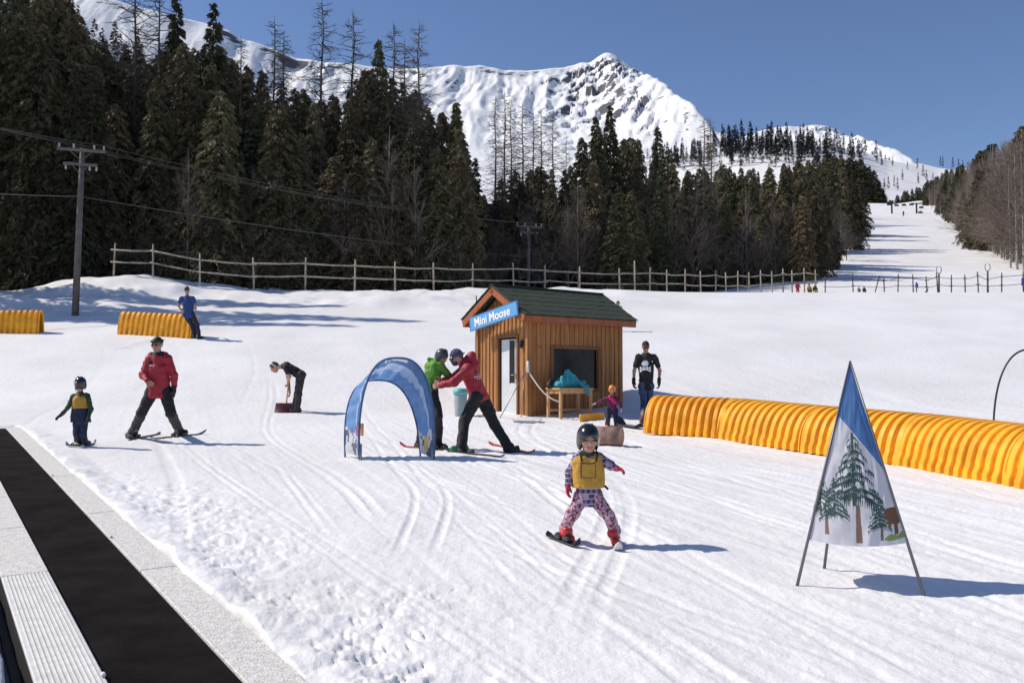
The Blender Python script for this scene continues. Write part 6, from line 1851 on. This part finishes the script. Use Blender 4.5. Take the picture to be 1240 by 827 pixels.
# --- 9: man in black T-shirt with a white skull print
D = 20.9
P_ = lambda p, r_, dy=0.0: at(p, r_, D + dy)
g1, g2 = hit(778, 512), hit(788, 506)
Jt = dict(neck=P_(782, 427.5), shL=P_(772.5, 432.5), shR=P_(792.5, 432.5), elL=P_(768, 449, .02), elR=P_(799, 449, .02), wrL=P_(767.3, 462, -.08), wrR=P_(798, 462, -.08), hipL=P_(778, 467), hipR=P_(787, 467), knL=P_(779.5, 488, -.10), knR=P_(786.5, 487, .02), anL=g1, anR=g2, toeL=np.array([-.3, -1, 0]), toeR=np.array([.1, -1, 0]))
def skull_paint(C, N):
    o_ = P_(780.5, 444); q_ = D / F
    x = (C[:, 0] - o_[0]) / q_ * 1.15; z = (C[:, 2] - o_[2]) / q_ * 1.1; fr = N[:, 1] < -.05
    m = np.zeros(len(C), bool)
    m |= ((x / 4.6) ** 2 + ((z - 4.5) / 3.6) ** 2 < 1)                # domed top
    m |= (np.abs(x) < 4.2) & (np.abs(z - 2.6) < 1.1)
    m |= (np.abs(x) < 3.4) & (np.abs(z - .2) < 2.2)
    m &= ~((np.abs(np.abs(x) - 1.6) < .75) & (np.abs(z - .6) < .7))
    m &= ~((np.abs(x) < .5) & (np.abs(z + .9) < .5))
    for sg in (-1, 1):
        l = np.abs(z + 3.6 - sg * x * .28); m |= (l < .85) & (np.abs(x) < 6.6)
        for e in (-1, 1):
            for dz in (-.9, .9): m |= (np.hypot(x - 6.6 * e, z + 3.6 - sg * e * 6.6 * .28 - dz) < 1.05)
    return (m & fr).astype(int)
def cap9(root, hc, f, u, s, q, A):
    c_ = cover_hair(hc, f, u, s, M_blk2, root, 'cap', .03, .0, 1.10)
    P = [ell(q(0, .115, .052), np.array([.070, .055, .010]) * s, A)]
    sdf_obj('peak', P, .006, M_blk2, c_, .01)
    P = [ell(q(-.032, .098, .008), np.array([.028, .012, .018]) * s, A), ell(q(.032, .098, .008), np.array([.028, .012, .018]) * s, A)]
    sdf_obj('sunglasses', P, .006, M_gogg, root, .006)
build_person('man in jeans and black T-shirt with white skull and crossbones walking beside the hut', (g1 + g2) / 2, 1.02, Jt, dict(c=P_(781.8, 420, -.04), f=np.array([-.08, -1, -.42]), u=np.array([0, -.4, 1]), s=1.0),
    dict(skin=M_skin_t, top=dict(name='t_shirt', m=[M_blk, M_white], o=.018, hem=.05, sleeve=.62, paint=skull_paint), legs=dict(m=M_jean, o=.012), boot=M_boot_br, head=cap9,
    handL=dict(glove=M_glove_k, d=np.array([0, -.25, -1]), n=np.array([1, 0, 0]), side=1, curl=.5), handR=dict(glove=M_glove_k, d=np.array([0, -.25, -1]), n=np.array([-1, 0, 0]), side=-1, curl=.5)), h=.008)

# --- small far figures
def far_person(label, px, rb, rt, d, m_top, m_leg, m_head, sit=False, facing=(0, -1, 0), w=1.0):
    b = at(px, rb, d); b[2] = gz(b[0], b[1]); hgt = (rb - rt) * d / F; s = hgt / 1.75
    if sit: s *= 1.55
    f = unit(np.array(facing, float)); rt_ = np.cross(f, HZ)
    q = lambda x, y, z: b + (rt_ * x + f * y + HZ * z) * s
    z0 = -.42 if sit else 0
    Jt = dict(neck=q(0, 0, 1.47 + z0), shL=q(-.17, 0, 1.40 + z0), shR=q(.17, 0, 1.40 + z0), elL=q(-.27, .05, 1.13 + z0), elR=q(.27, .05, 1.13 + z0), wrL=q(-.25, .18, .92 + z0), wrR=q(.25, .18, .92 + z0), hipL=q(-.09, 0, .92 + z0), hipR=q(.09, 0, .92 + z0),
              knL=q(-.12, .35 if sit else .04, .50), knR=q(.12, .35 if sit else .04, .50), anL=q(-.13, .4 if sit else 0, 0), anR=q(.13, .4 if sit else 0, 0), toeL=f, toeR=f)
    return build_person(label, b, s, Jt, dict(c=q(0, .02, 1.63 + z0), f=f, s=s), dict(top=dict(name='jacket', m=m_top, o=.035, hem=.04), legs=dict(m=m_leg, o=.03), boot=M_boot_k, head=m_head), h=.02)[0]
hel = lambda m: (lambda root, hc, f, u, s, q, A: cover_helmet(hc, f, u, s, m, root, None, 1.08))
far_person('far small figure in red ski suit standing at the foot of the forest fence', 966, 356.5, 339.5, 60.3, M_glove_r, M_glove_r, hel(M_helm_b))
far_person('far figure in yellow and black crouching beside the one in the red suit', 980, 356.5, 345, 60.5, M_must, M_blk, hel(M_helm_b), True)
far_person('far figure with yellow sleeves crouching last in the row by the fence corner', 987, 356.8, 345.5, 60.4, M_camo, M_must, hel(M_helm_o), True)
far_person('far tiny figure in dark red sitting in the snow behind the right-hand fence', 1046.5, 356, 347.5, 60.5, M_boot_br, M_navy, hel(M_helm_b), True)
far_person('far tiny figure in white sitting in the snow behind the right-hand fence', 1040, 356, 348, 60.8, M_fb_white, M_boot_br, hel(M_fb_white), True)
far_person('tiny skier high on the ski run below the far chairlift', 1094, 263, 256.5, hit(1094, 262)[1], M_blk, M_blk, hel(M_helm_b))
far_person('child in pale blue jacket seen over the roof of the wooden hut', 748.5, 398, 361.5, 32.5, M_paleblue, M_blk2, hel(M_helm_g))
